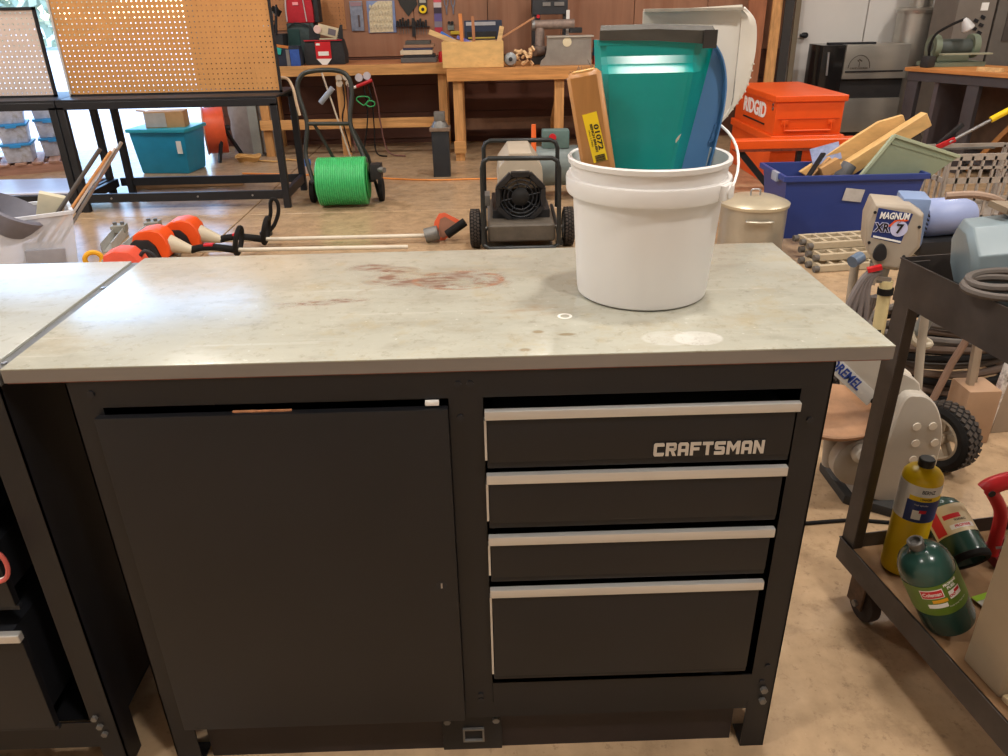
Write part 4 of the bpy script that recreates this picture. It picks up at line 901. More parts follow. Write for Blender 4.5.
MB().bar((4.08, 4.47, .51), (4.23, 4.47, .655), .03, .03).build('second_grip', darkplastic, lo_, world=True, bev=.006)
MB().bar((4.09, 4.50, .478), (4.52, 4.50, .482), .03, .012).build('rest_bar', dullsteel, lo_, world=True)

# ================================================================ orange job boxes
jb = T('job_box', 'low orange steel chest under the lettered tool box', 'tool chest', (3.58, 6.17, 0))
MB().bx(3.28, 3.88, 5.60, 6.74, .0, .355).build('body', orange, jb, world=True, bev=.01)
MB().bx(3.262, 3.898, 5.58, 6.76, .355, .418).build('lid', orange, jb, world=True, bev=.012, seg=3)
obm = T('stand_rail', 'long orange padded rail on black legs in front of the orange chest', 'rail', (3.42, 5.40, 0))
MB().bx(2.88, 3.97, 5.34, 5.46, .352, .430).build('rail', orange, obm, world=True, bev=.02, seg=3)
MB().bx(2.90, 3.96, 5.345, 5.455, .335, .356).build('rail_underside', M('chipped_edge', (120, 52, 30), .7, var=.4, scale=30), obm, world=True)
for x in (3.45, 3.90): MB().bx(x-.02, x+.02, 5.38, 5.42, 0, .335).build('leg', blackmetal, obm, world=True)
MB().bar((3.24, 5.40, .02), (2.95, 5.40, .33), .05, .03, (0,1,0)).build('stay', blackmetal, obm, world=True)
jb2 = T('job_box', 'orange steel tool box with a side handle and white lettering on top of the chest', 'tool box', (3.57, 6.15, .42))
MB().bx(3.285, 3.865, 5.61, 6.72, .419, .69).build('body', orange, jb2, world=True, bev=.006)
MB().bx(3.265, 3.885, 5.59, 6.74, .69, .742).build('lid', orange, jb2, world=True, bev=.012, seg=3)
for x in (3.37, 3.77):
    MB().bx(x-.03, x+.03, 5.595, 5.61, .505, .545).build('handle_bracket', orange, jb2, world=True, bev=.004)
MB().tube([(3.37, 5.592, .53), (3.37, 5.588, .46), (3.77, 5.588, .46), (3.77, 5.592, .53)], .009, 8).build('handle', orange, jb2, world=True)
MB().bx(3.31, 3.84, 5.603, 5.61, .548, .556).build('pressed_line', M('orange_deep', (190, 64, 16), .45), jb2, world=True)
text('lettering', 'RIDGID', .17, whiteprint, (3.284, 6.16, .585), (0,-1,0), (0,0,1), jb2, ext=.001, bold=.006, width=.62, world=True)
MB().bx(3.279, 3.285, 5.85, 6.45, .475, .487).build('print_line', blackprint, jb2, world=True)
MB().cyl((3.284, 5.68, .665), (3.276, 5.68, .665), .012, n=10).cyl((3.284, 5.68, .632), (3.278, 5.68, .632), .016, n=10).build('lock', steel, jb2, world=True)

# ================================================================ stainless cooker
ck = T('cooker', 'stainless steel cooker with an arched emblem against the white wall', 'cooker', (4.86, 7.75, 0))
ssm = M('stainless', (176, 172, 164), .32, metal=.75, var=.08, scale=6, stretch=(.3, 1, 1))
MB().bx(4.64, 5.32, 7.50, 7.92, .68, 1.015).build('hood', ssm, ck, world=True, bev=.006)
MB().bx(4.40, 4.64, 7.52, 7.92, .45, 1.015).build('side_cabinet', M('glossy_black', (26, 24, 24), .12, spec=.6), ck, world=True, bev=.004)
MB().bx(4.60, 5.32, 7.55, 7.92, .48, .68).build('band', M('band_black', (42, 40, 40), .4), ck, world=True)
MB().bx(4.64, 5.32, 7.52, 7.92, .13, .48).build('lower_panel', ssm, ck, world=True, bev=.004)
MB().bx(4.42, 5.32, 7.56, 7.92, .0, .13).build('plinth', blackmetal, ck, world=True)
MB().bx(4.66, 5.28, 7.494, 7.50, .745, .762).build('slot', blackprint, ck, world=True)
MB().bx(4.50, 5.0, 7.62, 7.70, 1.015, 1.035).build('top_rail', blackmetal, ck, world=True)
arc = [(4.80+.115*math.cos(a), 7.497, .79+.125*math.sin(a)) for a in [math.pi*i/18 for i in range(19)]]
MB().tube(arc, .004, 6).build('emblem', M('emblem_brown', (74, 66, 56), .5), ck, world=True)
MB().bar((4.80, 7.498, .80), (4.80, 7.498, .85), .006, .004).build('emblem_tree', MATS['emblem_brown'], ck, world=True)
for (x, z) in ((4.785, .86), (4.80, .87), (4.815, .86)): MB().box((x, 7.498, z), (.022, .003, .012), (0, .5, 0)).build('emblem_leaf', MATS['emblem_brown'], ck, world=True)
text('lettering', 'CAMP COOKER', .026, MATS['emblem_brown'], (4.80, 7.496, .788), (1,0,0), (0,0,1), ck, ext=.001, width=.19, world=True)
text('lettering', 'STAINLESS', .02, MATS['emblem_brown'], (4.80, 7.496, .765), (1,0,0), (0,0,1), ck, ext=.001, width=.12, world=True) if False else None
MB().tube([(4.46, 7.515, .95), (4.47, 7.505, .72)], .012, 8).build('door_handle', steel, ck, world=True)
sr = T('steel_drum', 'tall stainless drum with a flue standing behind the cooker', 'drum', (5.28, 8.0, 0))
MB().lathe([(.20, .0), (.215, .01), (.215, 1.30), (.23, 1.30), (.235, 1.33), (.22, 1.35), (.12, 1.36), (.11, 1.36), (.11, 2.2)], 36, cap=False, o=(.265, -.10, 0)).build('body', ssm, sr)
MB().tube(cr([(.34, -.315, 1.25), (.36, -.33, 1.15), (.33, -.33, 1.0)], 5), .012, 8).build('spout', blackmetal, sr)
"""right-hand bench"""
rzb = math.radians(-62.6)
rb = T('work_table', 'grey steel work table with a thin wooden top at the right back', 'table', (4.78, 6.5, 0), rzb)
gsteel = M('table_grey', (66, 62, 64), .5, var=.12)
MB().bx(0, 2.2, 0, .75, .84, .873).build('top', wood('table_top_wood', (190, 128, 72), 'x'), rb, bev=.004)
MB().bx(.03, 2.17, .02, .05, .76, .84).build('apron', gsteel, rb)
for (x, y) in ((.03, .03), (.62, .03), (1.25, .03), (2.1, .03), (.03, .66), (2.1, .66)):
    MB().bx(x, x+.11, y, y+.06, 0, .84).build('leg', gsteel, rb, bev=.003)
MB().bx(.3, .34, .05, .60, .0, .76).build('partition', M('partition_grey', (84, 76, 78), .6), rb)
MB().bar((.72, .30, .02), (1.22, .30, .74), .04, .30, (0, 1, 0)).build('plywood_brace', M('plywood_brown', (166, 112, 60), .6, var=.2), rb)
MB().bx(.03, 2.1, .66, .70, .10, .76).build('back_sheet', M('sheet_brown', (110, 84, 66), .7, var=.2), rb)
MB().bx(.03, 2.17, .1, .7, .09, .12).build('shelf', gsteel, rb)
ZR = .8735
def rbp(x, y, z=0): return Vector((4.78+x*math.cos(rzb)-y*math.sin(rzb), 6.5+x*math.sin(rzb)+y*math.cos(rzb), ZR+z))
gg = T('bench_grinder', 'old green bench grinder with a gooseneck lamp on the grey work table', 'grinder', rbp(.12, .28), 0)
grn = M('old_green', (112, 122, 104), .5, var=.15, scale=10)
MB().bx(-.12, .40, -.12, .14, 0, .04).build('base', grn, gg, bev=.01)
MB().bx(-.04, .26, -.07, .08, .04, .10).build('pedestal', grn, gg, bev=.02)
MB().cyl((-.02, 0, .16), (.30, 0, .16), .075, n=24).build('motor', M('grinder_dark', (70, 76, 72), .5), gg, bev=.01)
for x in (-.06, .30): MB().cyl((x-.03, 0, .17), (x+.03, 0, .17), .105, n=28).build('wheel_guard', grn, gg, bev=.01); 
for x in (-.06, .30): MB().cyl((x-.034, -.0, .17), (x+.034, 0, .17), .05, n=20).build('wheel_boss', M('grinder_dark', (70, 76, 72)), gg)
MB().bx(-.05, .42, -.16, -.10, .105, .118).build('tool_rest', M('rest_green', (150, 150, 128), .5), gg)
MB().tube(cr([(-.12, -.10, .03), (-.16, -.12, .16), (-.13, -.12, .28), (.0, -.12, .36), (.10, -.12, .40)], 6), .012, 8).build('gooseneck', rubber, gg)
MB().lathe([(.015, 0), (.03, .02), (.055, .10), (.05, .11), (.028, .03)], 20, o=(.10, -.12, .41), rot=axis_rot((.55, 0, -.8)), cap=False).build('lamp_shade', M('lamp_grey', (190, 190, 190), .3), gg)
MB().box((-.15, -.12, .05), (.10, .09, .10), (0, 0, .4)).build('vise_block', M('vise_black', (44, 44, 44), .5), gg, bev=.02)
cl_ = recentre(tag(MB().box(rbp(.75, .10, .016), (.22, .04, .032), (0, 0, rzb)).build('wood_strip', palewood), 'short pale wood strip lying on the grey work table', 'wood strip'))
dr2 = T('charger', 'small black battery charger on the grey work table', 'charger', rbp(1.0, .16), rzb)
MB().bx(-.10, .10, -.05, .06, 0, .085).build('case', darkplastic, dr2, bev=.01)
for z in (.025, .06): MB().cyl((-.08, -.052, z), (-.08, -.05, z), .014, n=12).build('knob', steel, dr2)
MB().bx(-.04, .06, -.053, -.05, .005, .018).build('red_stripe', redprint, dr2)
wj = recentre(tag(MB().lathe([(0, 0), (.10, 0), (.115, .03), (.10, .10), (.05, .13), (0, .13)], 20, o=rbp(1.15, .42)).build('white_helmet', whiteplastic), 'rounded white plastic cover on the grey work table behind the charger', 'cover'))
bs_ = T('bandsaw', 'tall grey steel bandsaw cabinet at the far right against the wall', 'bandsaw', (5.95, 7.55, 0))
bgm = M('saw_grey', (112, 104, 96), .5, var=.1, scale=5)
MB().bx(5.47, 5.85, 7.05, 7.5, 0, 2.0).build('column', bgm, bs_, world=True, bev=.015)
MB().bx(5.87, 6.6, 7.05, 7.6, 0, 2.0).build('cabinet', M('cabinet_grey', (96, 90, 84), .5, var=.1), bs_, world=True, bev=.015)
for k in range(4):
    MB().box((5.74, 7.045, 1.27-.07*k), (.045, .01, .028), (0, .4, 0)).build('vent', blackmetal, bs_, world=True)
    MB().box((5.68, 7.045, 1.24-.07*k), (.045, .01, .028), (0, .4, 0)).build('vent', blackmetal, bs_, world=True)
MB().bx(5.70, 5.77, 7.043, 7.05, 1.33, 1.40).build('label_plate', whiteprint, bs_, world=True)
text('lettering', 'ON', .03, blackprint, (5.895, 7.342, 1.365), (1,0,0), (0,0,1), bs_, ext=.0005, world=True) if False else None
MB().bx(5.98, 6.12, 7.04, 7.05, 1.05, 1.35).build('switch_box', M('cabinet_dark', (70, 64, 60), .5), bs_, world=True)
# lumber leaning on the wall
lum = [('pale pine board leaning on the back wall left of the white panels', (3.98, 7.85, 0), (4.09, 8.22, 2.2), .11, pine_z),
       ('wide reddish board leaning on the wall behind the pale pine board', (3.80, 8.0, 0), (3.88, 8.24, 2.2), .20, M('red_board', (150, 92, 60), .6, var=.2, scale=20, stretch=(1, 1, .1))),
       ('black metal channel leaning on the wall beside the pale board', (4.12, 7.88, 0), (4.19, 8.12, 2.2), .10, M('dark_channel', (44, 40, 38), .6)),
       ('dull brown pipe leaning in the corner by the white panels', (4.24, 7.92, 0), (4.28, 8.12, 2.2), .06, M('brown_pipe', (104, 92, 74), .6))]
for lb, a, b, w, m in lum: recentre(tag(MB().bar(a, b, w, .03, (0, 1, 0)).build('leaning_board', m, bev=.004, seg=1), lb, 'board'))

# ================================================================ pegboard racks
def pegboard(name, m, x0, x1, y, z0, z1, parent, pitch=.038, r=.0058, th=.005):
    nx = int(round((x1-x0)/pitch)); nz = int(round((z1-z0)/pitch)); px = (x1-x0)/nx; pz = (z1-z0)/nz
    vs = []; fs = []; idx = {}
    def vert(x, y_, z):
        k = (round(x*20000), round(y_*20000), round(z*20000))
        if k not in idx: idx[k] = len(vs); vs.append((x, y_, z))
        return idx[k]
    dirs = [(math.cos(math.pi/4*k), math.sin(math.pi/4*k)) for k in range(8)]
    sq = [(.5, 0), (.5, .5), (0, .5), (-.5, .5), (-.5, 0), (-.5, -.5), (0, -.5), (.5, -.5)]
    for i in range(nx):
        for j in range(nz):
            cx = x0+(i+.5)*px; cz = z0+(j+.5)*pz
            f_o = [vert(cx+a*px, y, cz+b*pz) for a, b in sq]; f_i = [vert(cx+r*a, y, cz+r*b) for a, b in dirs]
            b_o = [vert(cx+a*px, y+th, cz+b*pz) for a, b in sq]; b_i = [vert(cx+r*a, y+th, cz+r*b) for a, b in dirs]
            for k in range(8):
                q = (k+1) % 8
                fs.append((f_o[k], f_i[k], f_i[q], f_o[q])); fs.append((b_o[q], b_i[q], b_i[k], b_o[k])); fs.append((f_i[k], b_i[k], b_i[q], f_i[q]))
    me = bpy.data.meshes.new(name); W_i = root_mat(parent).inverted()
    me.from_pydata([tuple(W_i @ Vector(v)) for v in vs], [], fs); me.materials.append(m)
    o = bpy.data.objects.new(name, me); COL.objects.link(o); o.parent = parent
    return o
def rack(label, x0, x1, pegm, pz1, peglabel, rear=0.0, peg1=None, shelf=False):
    t = T('pegboard_rack', label, 'display rack', ((x0+x1)/2, 5.5, 0))
    ya, yb = 5.17, 5.86
    peg1 = x1 if peg1 is None else peg1
    for (x, y) in ((x0, ya), (x1-.055, ya), (x0+rear, yb-.05), (x1-.055, yb-.05)):
        MB().bx(x, x+.055, y, y+.05, 0, .82).build('leg', blackmetal, t, world=True, bev=.003, seg=1)
    for y in (ya, yb-.05):
        MB().bx(x0, x1, y, y+.05, .80, .855).build('top_rail', blackmetal, t, world=True, bev=.003, seg=1)
        MB().bx(x0+.055, x1-.055, y+.01, y+.04, .075, .145).build('lower_rail', blackmetal, t, world=True, bev=.003, seg=1)
    for x in (x0+.01, x1-.045): MB().bx(x, x+.035, ya+.05, yb-.05, .075, .145).build('end_rail', blackmetal, t, world=True)
    MB().bx(x0, x1, ya+.01, yb, .855, .872).build('shelf_top', blackmetal, t, world=True, bev=.002)
    for x in (x0+.25, x0+.95, x1-.3): MB().cyl((x, ya+.01, .11), (x, ya+.004, .11), .008, n=8).build('bolt', steel, t, world=True)
    p = pegboard('pegboard', pegm, x0+.01, peg1-.03, 5.45, .885, pz1, t); p['label'] = peglabel
    MB().bx(peg1-.028, peg1-.01, 5.44, 5.47, .872, pz1+.02).build('side_frame', blackmetal, t, world=True)
    MB().bx(x0-.008, x0+.008, 5.44, 5.47, .872, pz1+.02).build('side_frame', M('frame_silver', (206, 206, 206), .35, metal=.4), t, world=True)
    MB().bx(x0, peg1-.01, 5.44, 5.47, .870, .887).build('bottom_frame', blackmetal, t, world=True)
    MB().bx(x0, peg1-.01, 5.44, 5.47, pz1, pz1+.022).build('top_frame', blackmetal, t, world=True)
    if shelf: MB().bx(x0+.02, x1-.06, ya+.05, yb-.05, .146, .158).build('low_shelf', M('white_board', (214, 208, 214), .35, var=.05), t, world=True)
    return t
hard = M('hardboard', (196, 142, 84), .55, var=.08, scale=3, rgb2=(182, 126, 70), amount=.35)
rack('black steel rack with a tan pegboard panel', -2.495, -.80, hard, 2.4, 'tan perforated hardboard', .11)
rack('black steel rack with a pale low pegboard at the left edge', -4.32, -2.505, M('hardboard_pale', (206, 188, 178), .6, var=.05), 1.50, 'pale perforated hardboard', 0, -2.60, True)
wl_ = recentre(tag(MB().bar((-2.45, 6.05, .025), (-1.45, 6.12, .025), .09, .04).build('plank', wood('old_plank', (150, 116, 84), 'x')), 'weathered plank lying on the floor under the tan pegboard rack', 'plank'))

# ================================================================ outside the door: pallet and totes
pa = T('pallet', 'wooden pallet with stacked clear totes inside the open door', 'pallet', (-4.02, 7.18, 0), .42)
pwm = wood('pallet_wood', (176, 134, 116), 'x')
for y in (-.32, 0, .32): MB().bx(-.5, .5, y-.03, y+.03, .0, .09).build('stringer', pwm, pa)
for k in range(7): MB().bx(-.5+.15*k, -.40+.15*k, -.36, .36, .09, .108).build('deck_board', wood('pallet_wood_y', (184, 144, 124), 'y'), pa)
clear = M('clear_plastic', (196, 200, 214), .35, var=.22, scale=12, spec=.5, rgb2=(150, 146, 140), amount=.42)
lidb = M('blue_lid', (60, 150, 214), .4, var=.05)
def tote(label, x, y, z, rz):
    t = T('clear_tote', label, 'storage box', (x, y, z), rz, 'clear totes with blue lids on the pallet')
    m = MB(); vs = []
    for (k, zz) in ((.88, 0), (1.0, .165)):
        for a, b in ((-1, -1), (1, -1), (1, 1), (-1, 1)): vs.append((a*.13*k, b*.165*k, zz))
    m.add(vs, [(3, 2, 1, 0), (4, 5, 6, 7), (0, 1, 5, 4), (1, 2, 6, 5), (2, 3, 7, 6), (3, 0, 4, 7)]).build('box', clear, t, bev=.012, seg=2)
    MB().bx(-.142, .142, -.178, .178, .165, .188).build('lid', lidb, t, bev=.006)
    MB().bx(-.05, .05, -.186, -.177, .15, .18).build('latch', lidb, t)
Q_ = [('bottom', 0), ('middle', 1), ('top', 2)]
for nm, k in Q_:
    tote(nm+' clear tote of the nearer stack on the pallet', -3.95, 7.04, .109+.189*k, .35+.05*k)
    tote(nm+' clear tote of the farther stack on the pallet', -3.76, 7.40, .109+.189*k, .42-.04*k)
rb2 = T('red_case', 'faded red case with a latch beside the totes on the pallet', 'case', (-4.24, 6.86, .109), .35)
MB().bx(-.13, .13, -.06, .06, .0, .33).build('shell', M('faded_red', (178, 84, 78), .55, var=.1), rb2, bev=.012)
MB().bx(.0, .05, -.07, -.06, .14, .22).build('latch', steel, rb2, bev=.004)
tt = T('storage_tote', 'bright teal storage tote with a lid behind the tan pegboard', 'storage tote', (-2.37, 6.92, 0), -.12)
tealt = M('tote_teal', (30, 142, 184), .4, var=.06)
vs = []
for (k, zz) in ((.86, 0), (1.0, .40)):
    for a, b in ((-1, -1), (1, -1), (1, 1), (-1, 1)): vs.append((a*.285*k, b*.22*k, zz))
MB().add(vs, [(3, 2, 1, 0), (4, 5, 6, 7), (0, 1, 5, 4), (1, 2, 6, 5), (2, 3, 7, 6), (3, 0, 4, 7)]).build('tub', tealt, tt, bev=.02, seg=2)
MB().bx(-.305, .305, -.24, .24, .40, .435).build('lid', M('tote_teal_lid', (48, 164, 190), .4, var=.04), tt, bev=.012)
MB().bx(.18, .23, -.218, -.211, .20, .32).build('label', whiteprint, tt)
cb2 = T('cardboard_box', 'tan and grey cardboard box sitting on the teal tote', 'box', (-2.33, 6.86, .436), .1)
MB().bx(-.18, .19, -.10, .10, 0, .15).build('carton', M('carton_tan', (188, 148, 104), .8, var=.1), cb2, bev=.004)
MB().bx(-.175, .02, -.105, -.1, .01, .14).build('grey_panel', M('carton_grey', (180, 176, 172), .8), cb2)
MB().bar((-.18, -.02, .15), (-.26, -.04, .165), .12, .006).build('flap', M('carton_tan', (188, 148, 104)), cb2)
# things against the wall beyond the rack
orl = T('cord_reel', 'orange cord reel on a black stand beside the door', 'cord reel', (-2.10, 7.62, 0))
MB().cyl((-2.18, 7.46, .30), (-1.98, 7.52, .30), .235, n=36).build('drum', M('reel_orange', (224, 88, 46), .45), orl, world=True, bev=.01)
MB().lathe([(.20, 0), (.245, .004), (.25, .018), (.20, .022)], 36, o=(-2.19, 7.455, .30), rot=axis_rot((1, .3, 0)), cap=False).build('flange', M('reel_pale', (206, 150, 120), .5), orl, world=True)
MB().bar((-2.02, 7.26, .0), (-1.95, 7.34, .36), .03, .03).bar((-1.95, 7.34, .36), (-1.86, 7.60, .0), .03, .03).build('stand', blackmetal, orl, world=True)
MB().cyl((-1.99, 7.40, .33), (-1.92, 7.46, .33), .03, n=12).build('hub', blackmetal, orl, world=True)
gd = T('wrapped_bundle', 'grey dust-covered bundle standing by the wall beside the cord reel', 'bundle', (-1.80, 7.85, 0)); random.seed(11)
MB().sheet([[(-1.97+.26*math.sin(math.pi*i/12-.9)+.02*random.random()+.14, 8.0-.2*math.cos(math.pi*i/12-.9)+.02*random.random(), .001+.085*j) for j in range(8)] for i in range(13)], .01).build('cover', M('dust_cloth', (150, 146, 142), .8, var=.12, scale=14), gd, world=True)
ps = T('steel_post', 'pale grey steel post standing beside the wrapped bundle', 'post', (-1.60, 7.75, 0))
MB().bx(-1.745, -1.645, 7.60, 7.69, 0, .62).build('tube', M('post_grey', (146, 150, 146), .5, metal=.2, var=.1), ps, world=True, bev=.008)
MB().bx(-1.77, -1.62, 7.58, 7.71, 0, .02).build('base_plate', dullsteel, ps, world=True)
yr = MB()
for k in range(4): yr.tube([(-1.72+(.10+.01*k)*math.cos(a), 7.30+(.10+.01*k)*math.sin(a)*.8, .014+.014*k+.01*math.sin(3*a)) for a in [2*math.pi*i/24 for i in range(24)]], .009, 6, True)
yr.tube(cr([(-1.62, 7.28, .012), (-1.4, 7.2, .012), (-1.3, 7.3, .012), (-1.1, 7.15, .012)], 6), .009, 6)
recentre(tag(yr.build('rope', M('rope_tan', (206, 160, 96), .7)), 'coil of tan rope on the floor beside the cord reel', 'rope'))
bcap = recentre(tag(MB().lathe([(.05, 0), (.055, .03), (.05, .06), (.0, .062)], 18, o=(-1.05, 7.0, 0)).build('blue_cap', M('cap_blue', (70, 120, 190), .4)), 'small blue plastic puck on the floor below the long bench', 'bottlecap'))  # loose blue cap lying on the floor

# ================================================================ green hose reel cart
rl = T('hose_reel', 'hose reel cart wound with bright green hose, black tube handle', 'hose reel', (-.35, 5.19, 0))
pr_ = []
N_ = 22
for k in range(N_*4+1):
    pr_.append((.185+.007*abs(math.sin(math.pi*k/4)), -.195+.39*k/(N_*4)))
hoseg = M('green_hose', (64, 172, 100), .35, var=.12, scale=30)
MB().lathe(pr_, 64, o=(-.355, 5.21, .20), rot=axis_rot((1, .03, 0))).build('hose_wraps', hoseg, rl, world=True, ang=80)
for x in (-.56, -.15): MB().lathe([(0, -.006), (.14, -.006), (.145, 0), (.14, .006), (0, .006)], 36, o=(x, 5.21, .20), rot=axis_rot((1, .03, 0))).build('drum_disc', M('reel_green', (34, 130, 62), .4), rl, world=True)
MB().cyl((-.62, 5.20, .20), (-.09, 5.22, .20), .014, n=12).build('axle', blackmetal, rl, world=True)
hfm = M('handle_tube', (48, 50, 46), .4, metal=.3)
MB().tube(cr([(-.60, 5.22, .20), (-.655, 5.31, .40), (-.625, 5.36, .64), (-.675, 5.41, .88), (-.64, 5.43, .99), (-.54, 5.44, 1.025), (-.36, 5.44, 1.025), (-.27, 5.43, .98), (-.245, 5.41, .86), (-.275, 5.36, .63), (-.20, 5.31, .42), (-.12, 5.23, .20)], 6), .018, 10).build('handle', hfm, rl, world=True)
MB().cyl((-.625, 5.36, .635), (-.275, 5.36, .628), .016, n=10).build('cross_bar', hfm, rl, world=True)
MB().tube([(-.57, 5.36, .635), (-.45, 5.39, .36), (-.42, 5.41, .05)], .014, 8).build('stay', hfm, rl, world=True)
MB().tube([(-.28, 5.36, .63), (-.16, 5.39, .36), (-.10, 5.41, .02)], .014, 8).build('stay', hfm, rl, world=True)
for x in (-.64, -.07):
    MB().cyl((x-.02, 5.35, .095), (x+.02, 5.35, .095), .094, n=28).build('wheel', rubber, rl, world=True, bev=.01)
MB().bx(-.12, -.03, 5.13, 5.25, .22, .34).build('crank_box', darkplastic, rl, world=True, bev=.01)
MB().cyl((-.05, 5.15, .30), (-.0, 5.11, .30), .022, n=14).build('crank_knob', dullsteel, rl, world=True)
tr_ = T('t_handle_rod', 'thin steel rod with a grey cross handle leaning on the hose reel', 'rod', (-.36, 5.62, 0))
MB().cyl((-.515, 5.62, 1.02), (-.27, 5.62, .002), .008, n=8).build('shaft', M('rod_cream', (196, 180, 160), .5), tr_, world=True)
MB().cyl((-.545, 5.60, .765), (-.43, 5.60, .88), .022, n=14).build('cross_grip', M('grip_lilac', (142, 146, 156), .4), tr_, world=True)
st_ = recentre(tag(MB().tube(cr([(-.86, 5.62, .965), (-.79, 5.60, .955), (-.75, 5.58, .88), (-.735, 5.56, .78), (-.72, 5.56, .675)], 6), .012, 8).build('rope_end', M('rope_cream', (224, 196, 164), .6)), 'cream rope end hanging off the side of the tan pegboard rack', 'rope'))
# ================================================================ post vise
pv = T('post_vise', 'black square steel post with a rusty vise block on top', 'vise', (.40, 6.33, 0))
MB().bx(.315, .475, 6.26, 6.42, 0, .42).build('post', M('post_black', (40, 42, 46), .45), pv, world=True, bev=.004)
MB().bx(.30, .49, 6.245, 6.435, .42, .45).build('cap_plate', M('rusty_plate', (120, 100, 84), .7, var=.3, scale=20), pv, world=True, bev=.004)
MB().lathe([(.08, .0), (.07, .03), (.055, .05), (.05, .06)], 16, o=(.395, 6.33, .45)).build('swivel', dullsteel, pv, world=True)
MB().bx(.345, .445, 6.28, 6.39, .505, .585).build('jaw', dullsteel, pv, world=True, bev=.01)
# ================================================================ forced-air heater
ht = T('space_heater', 'forced-air heater with a black round grille in a tube frame on wheels', 'heater', (1.04, 4.2, 0))
hb = M('heater_beige', (176, 164, 146), .45, var=.08, scale=8)
ax_ = Vector((0, -1, -.06)).normalized(); Rh = axis_rot(-ax_)
MB().lathe([(.135, .0), (.15, .02), (.15, .50), (.13, .55), (0, .56)], 36, o=(1.045, 4.02, .335), rot=Rh, cap=False).build('barrel', hb, ht, world=True)
MB().prism([(-.155, .0), (.155, .0), (.145, .14), (.075, .235), (-.075, .235), (-.145, .14)], (1.045, 4.56, .36), (1, 0, 0), (0, 0, 1), .5).build('top_cover', hb, ht, world=True, bev=.015)
o8 = [(.165*math.cos(math.pi/8+math.pi/4*i), .165*math.sin(math.pi/8+math.pi/4*i)) for i in range(8)]
m = MB()
for i in range(8):
    a = o8[i]; b = o8[(i+1) % 8]
    m.bar((1.04+a[0], 3.985, .322+a[1]), (1.04+b[0], 3.985, .322+b[1]), .05, .03, (0, 0, 1) if abs(a[1]-b[1]) < .03 else (1, 0, 0))
m.build('nozzle_frame', darkplastic, ht, world=True)
MB().lathe([(.16, 0), (.14, .03), (.12, .10), (0, .11)], 32, o=(1.04, 3.995, .322), rot=axis_rot((0, 1, 0)), cap=False).build('nozzle_cone', M('soot_black', (20, 19, 19), .6), ht, world=True)
for r in (.055, .085, .112, .135): MB().tube([(1.04+r*math.cos(a), 3.985, .322+r*math.sin(a)) for a in [2*math.pi*i/32 for i in range(32)]], .0055, 6, True).build('grille_ring', blackmetal, ht, world=True)
for k in range(4):
    a = math.pi*k/4+.2; MB().cyl((1.04+.15*math.cos(a), 3.985, .322+.15*math.sin(a)), (1.04-.15*math.cos(a), 3.985, .322-.15*math.sin(a)), .005, n=6).build('grille_spoke', blackmetal, ht, world=True)
MB().lathe([(0, 0), (.05, 0), (.055, .015), (.03, .03), (0, .03)], 24, o=(1.04, 3.99, .322), rot=axis_rot((0, -1, 0))).build('grille_centre', M('soot_black', (20, 19, 19)), ht, world=True)
MB().bx(.85, 1.24, 4.0, 4.55, .165, .23).build('cradle', darkplastic, ht, world=True, bev=.01)
MB().bx(.815, 1.265, 3.83, 4.58, .055, .175).build('fuel_tank', M('tank_dusty', (84, 76, 66), .6, var=.2, scale=14), ht, world=True, bev=.03, seg=3)
fm = M('frame_tube', (46, 48, 48), .4, metal=.4)
MB().tube([(.785, 3.80, .05), (.788, 3.80, .55), (.797, 3.80, .59), (.83, 3.80, .612), (1.235, 3.80, .606), (1.268, 3.80, .585), (1.28, 3.80, .54), (1.285, 3.80, .05), (1.25, 3.78, .03), (.82, 3.78, .03), (.785, 3.80, .05)], .015, 10).build('front_frame', fm, ht, world=True)
MB().tube([(.80, 4.60, .1), (.80, 4.60, .54), (.815, 4.60, .575), (.85, 4.60, .592), (1.29, 4.60, .588), (1.325, 4.60, .57), (1.34, 4.60, .53), (1.34, 4.60, .1)], .016, 10).build('rear_frame', fm, ht, world=True)
for x in (.795, 1.30): MB().cyl((x, 3.80, .05), (x, 4.60, .11), .014, n=10).build('side_tube', fm, ht, world=True)
MB().cyl((.72, 3.94, .125), (1.36, 3.94, .125), .014, n=10).build('axle', dullsteel, ht, world=True)
for x in (.732, 1.36): wheel(ht, (x, 3.94, .129), (1, 0, 0), .125, .075, M('hub_grey', (110, 106, 100), .5), 5)
MB().bx(.80, .835, 4.05, 4.2, .25, .32).build('control_box', dullsteel, ht, world=True, bev=.005)
oh = recentre(tag(MB().cyl((1.20, 5.15, .0), (1.20, 5.15, .62), .028, .018, n=16).build('orange_wand', M('safety_orange', (238, 110, 50), .45)), 'upright orange marker wand standing behind the heater', 'wand'))
ac = T('air_compressor', 'grey green air compressor behind the heater', 'compressor', (1.45, 5.3, 0))
MB().lathe([(0, -.28), (.10, -.27), (.15, -.22), (.16, -.18), (.16, .18), (.15, .22), (.10, .27), (0, .28)], 28, o=(1.42, 5.35, .26), rot=axis_rot((1, .1, 0))).build('tank', M('compressor_grey', (110, 120, 118), .45), ac, world=True)
MB().bx(1.28, 1.50, 5.28, 5.42, .41, .55).build('pump', M('pump_green', (92, 116, 112), .5, var=.2), ac, world=True, bev=.015)
MB().cyl((1.58, 5.30, .50), (1.62, 5.30, .50), .11, n=24).build('flywheel', galv, ac, world=True)
for x in (1.28, 1.56): MB().bx(x-.02, x+.02, 5.27, 5.43, 0, .14).build('foot', dullsteel, ac, world=True)
MB().cyl((1.36, 5.27, .50), (1.36, 5.25, .50), .03, n=12).build('red_dial', redprint, ac, world=True)
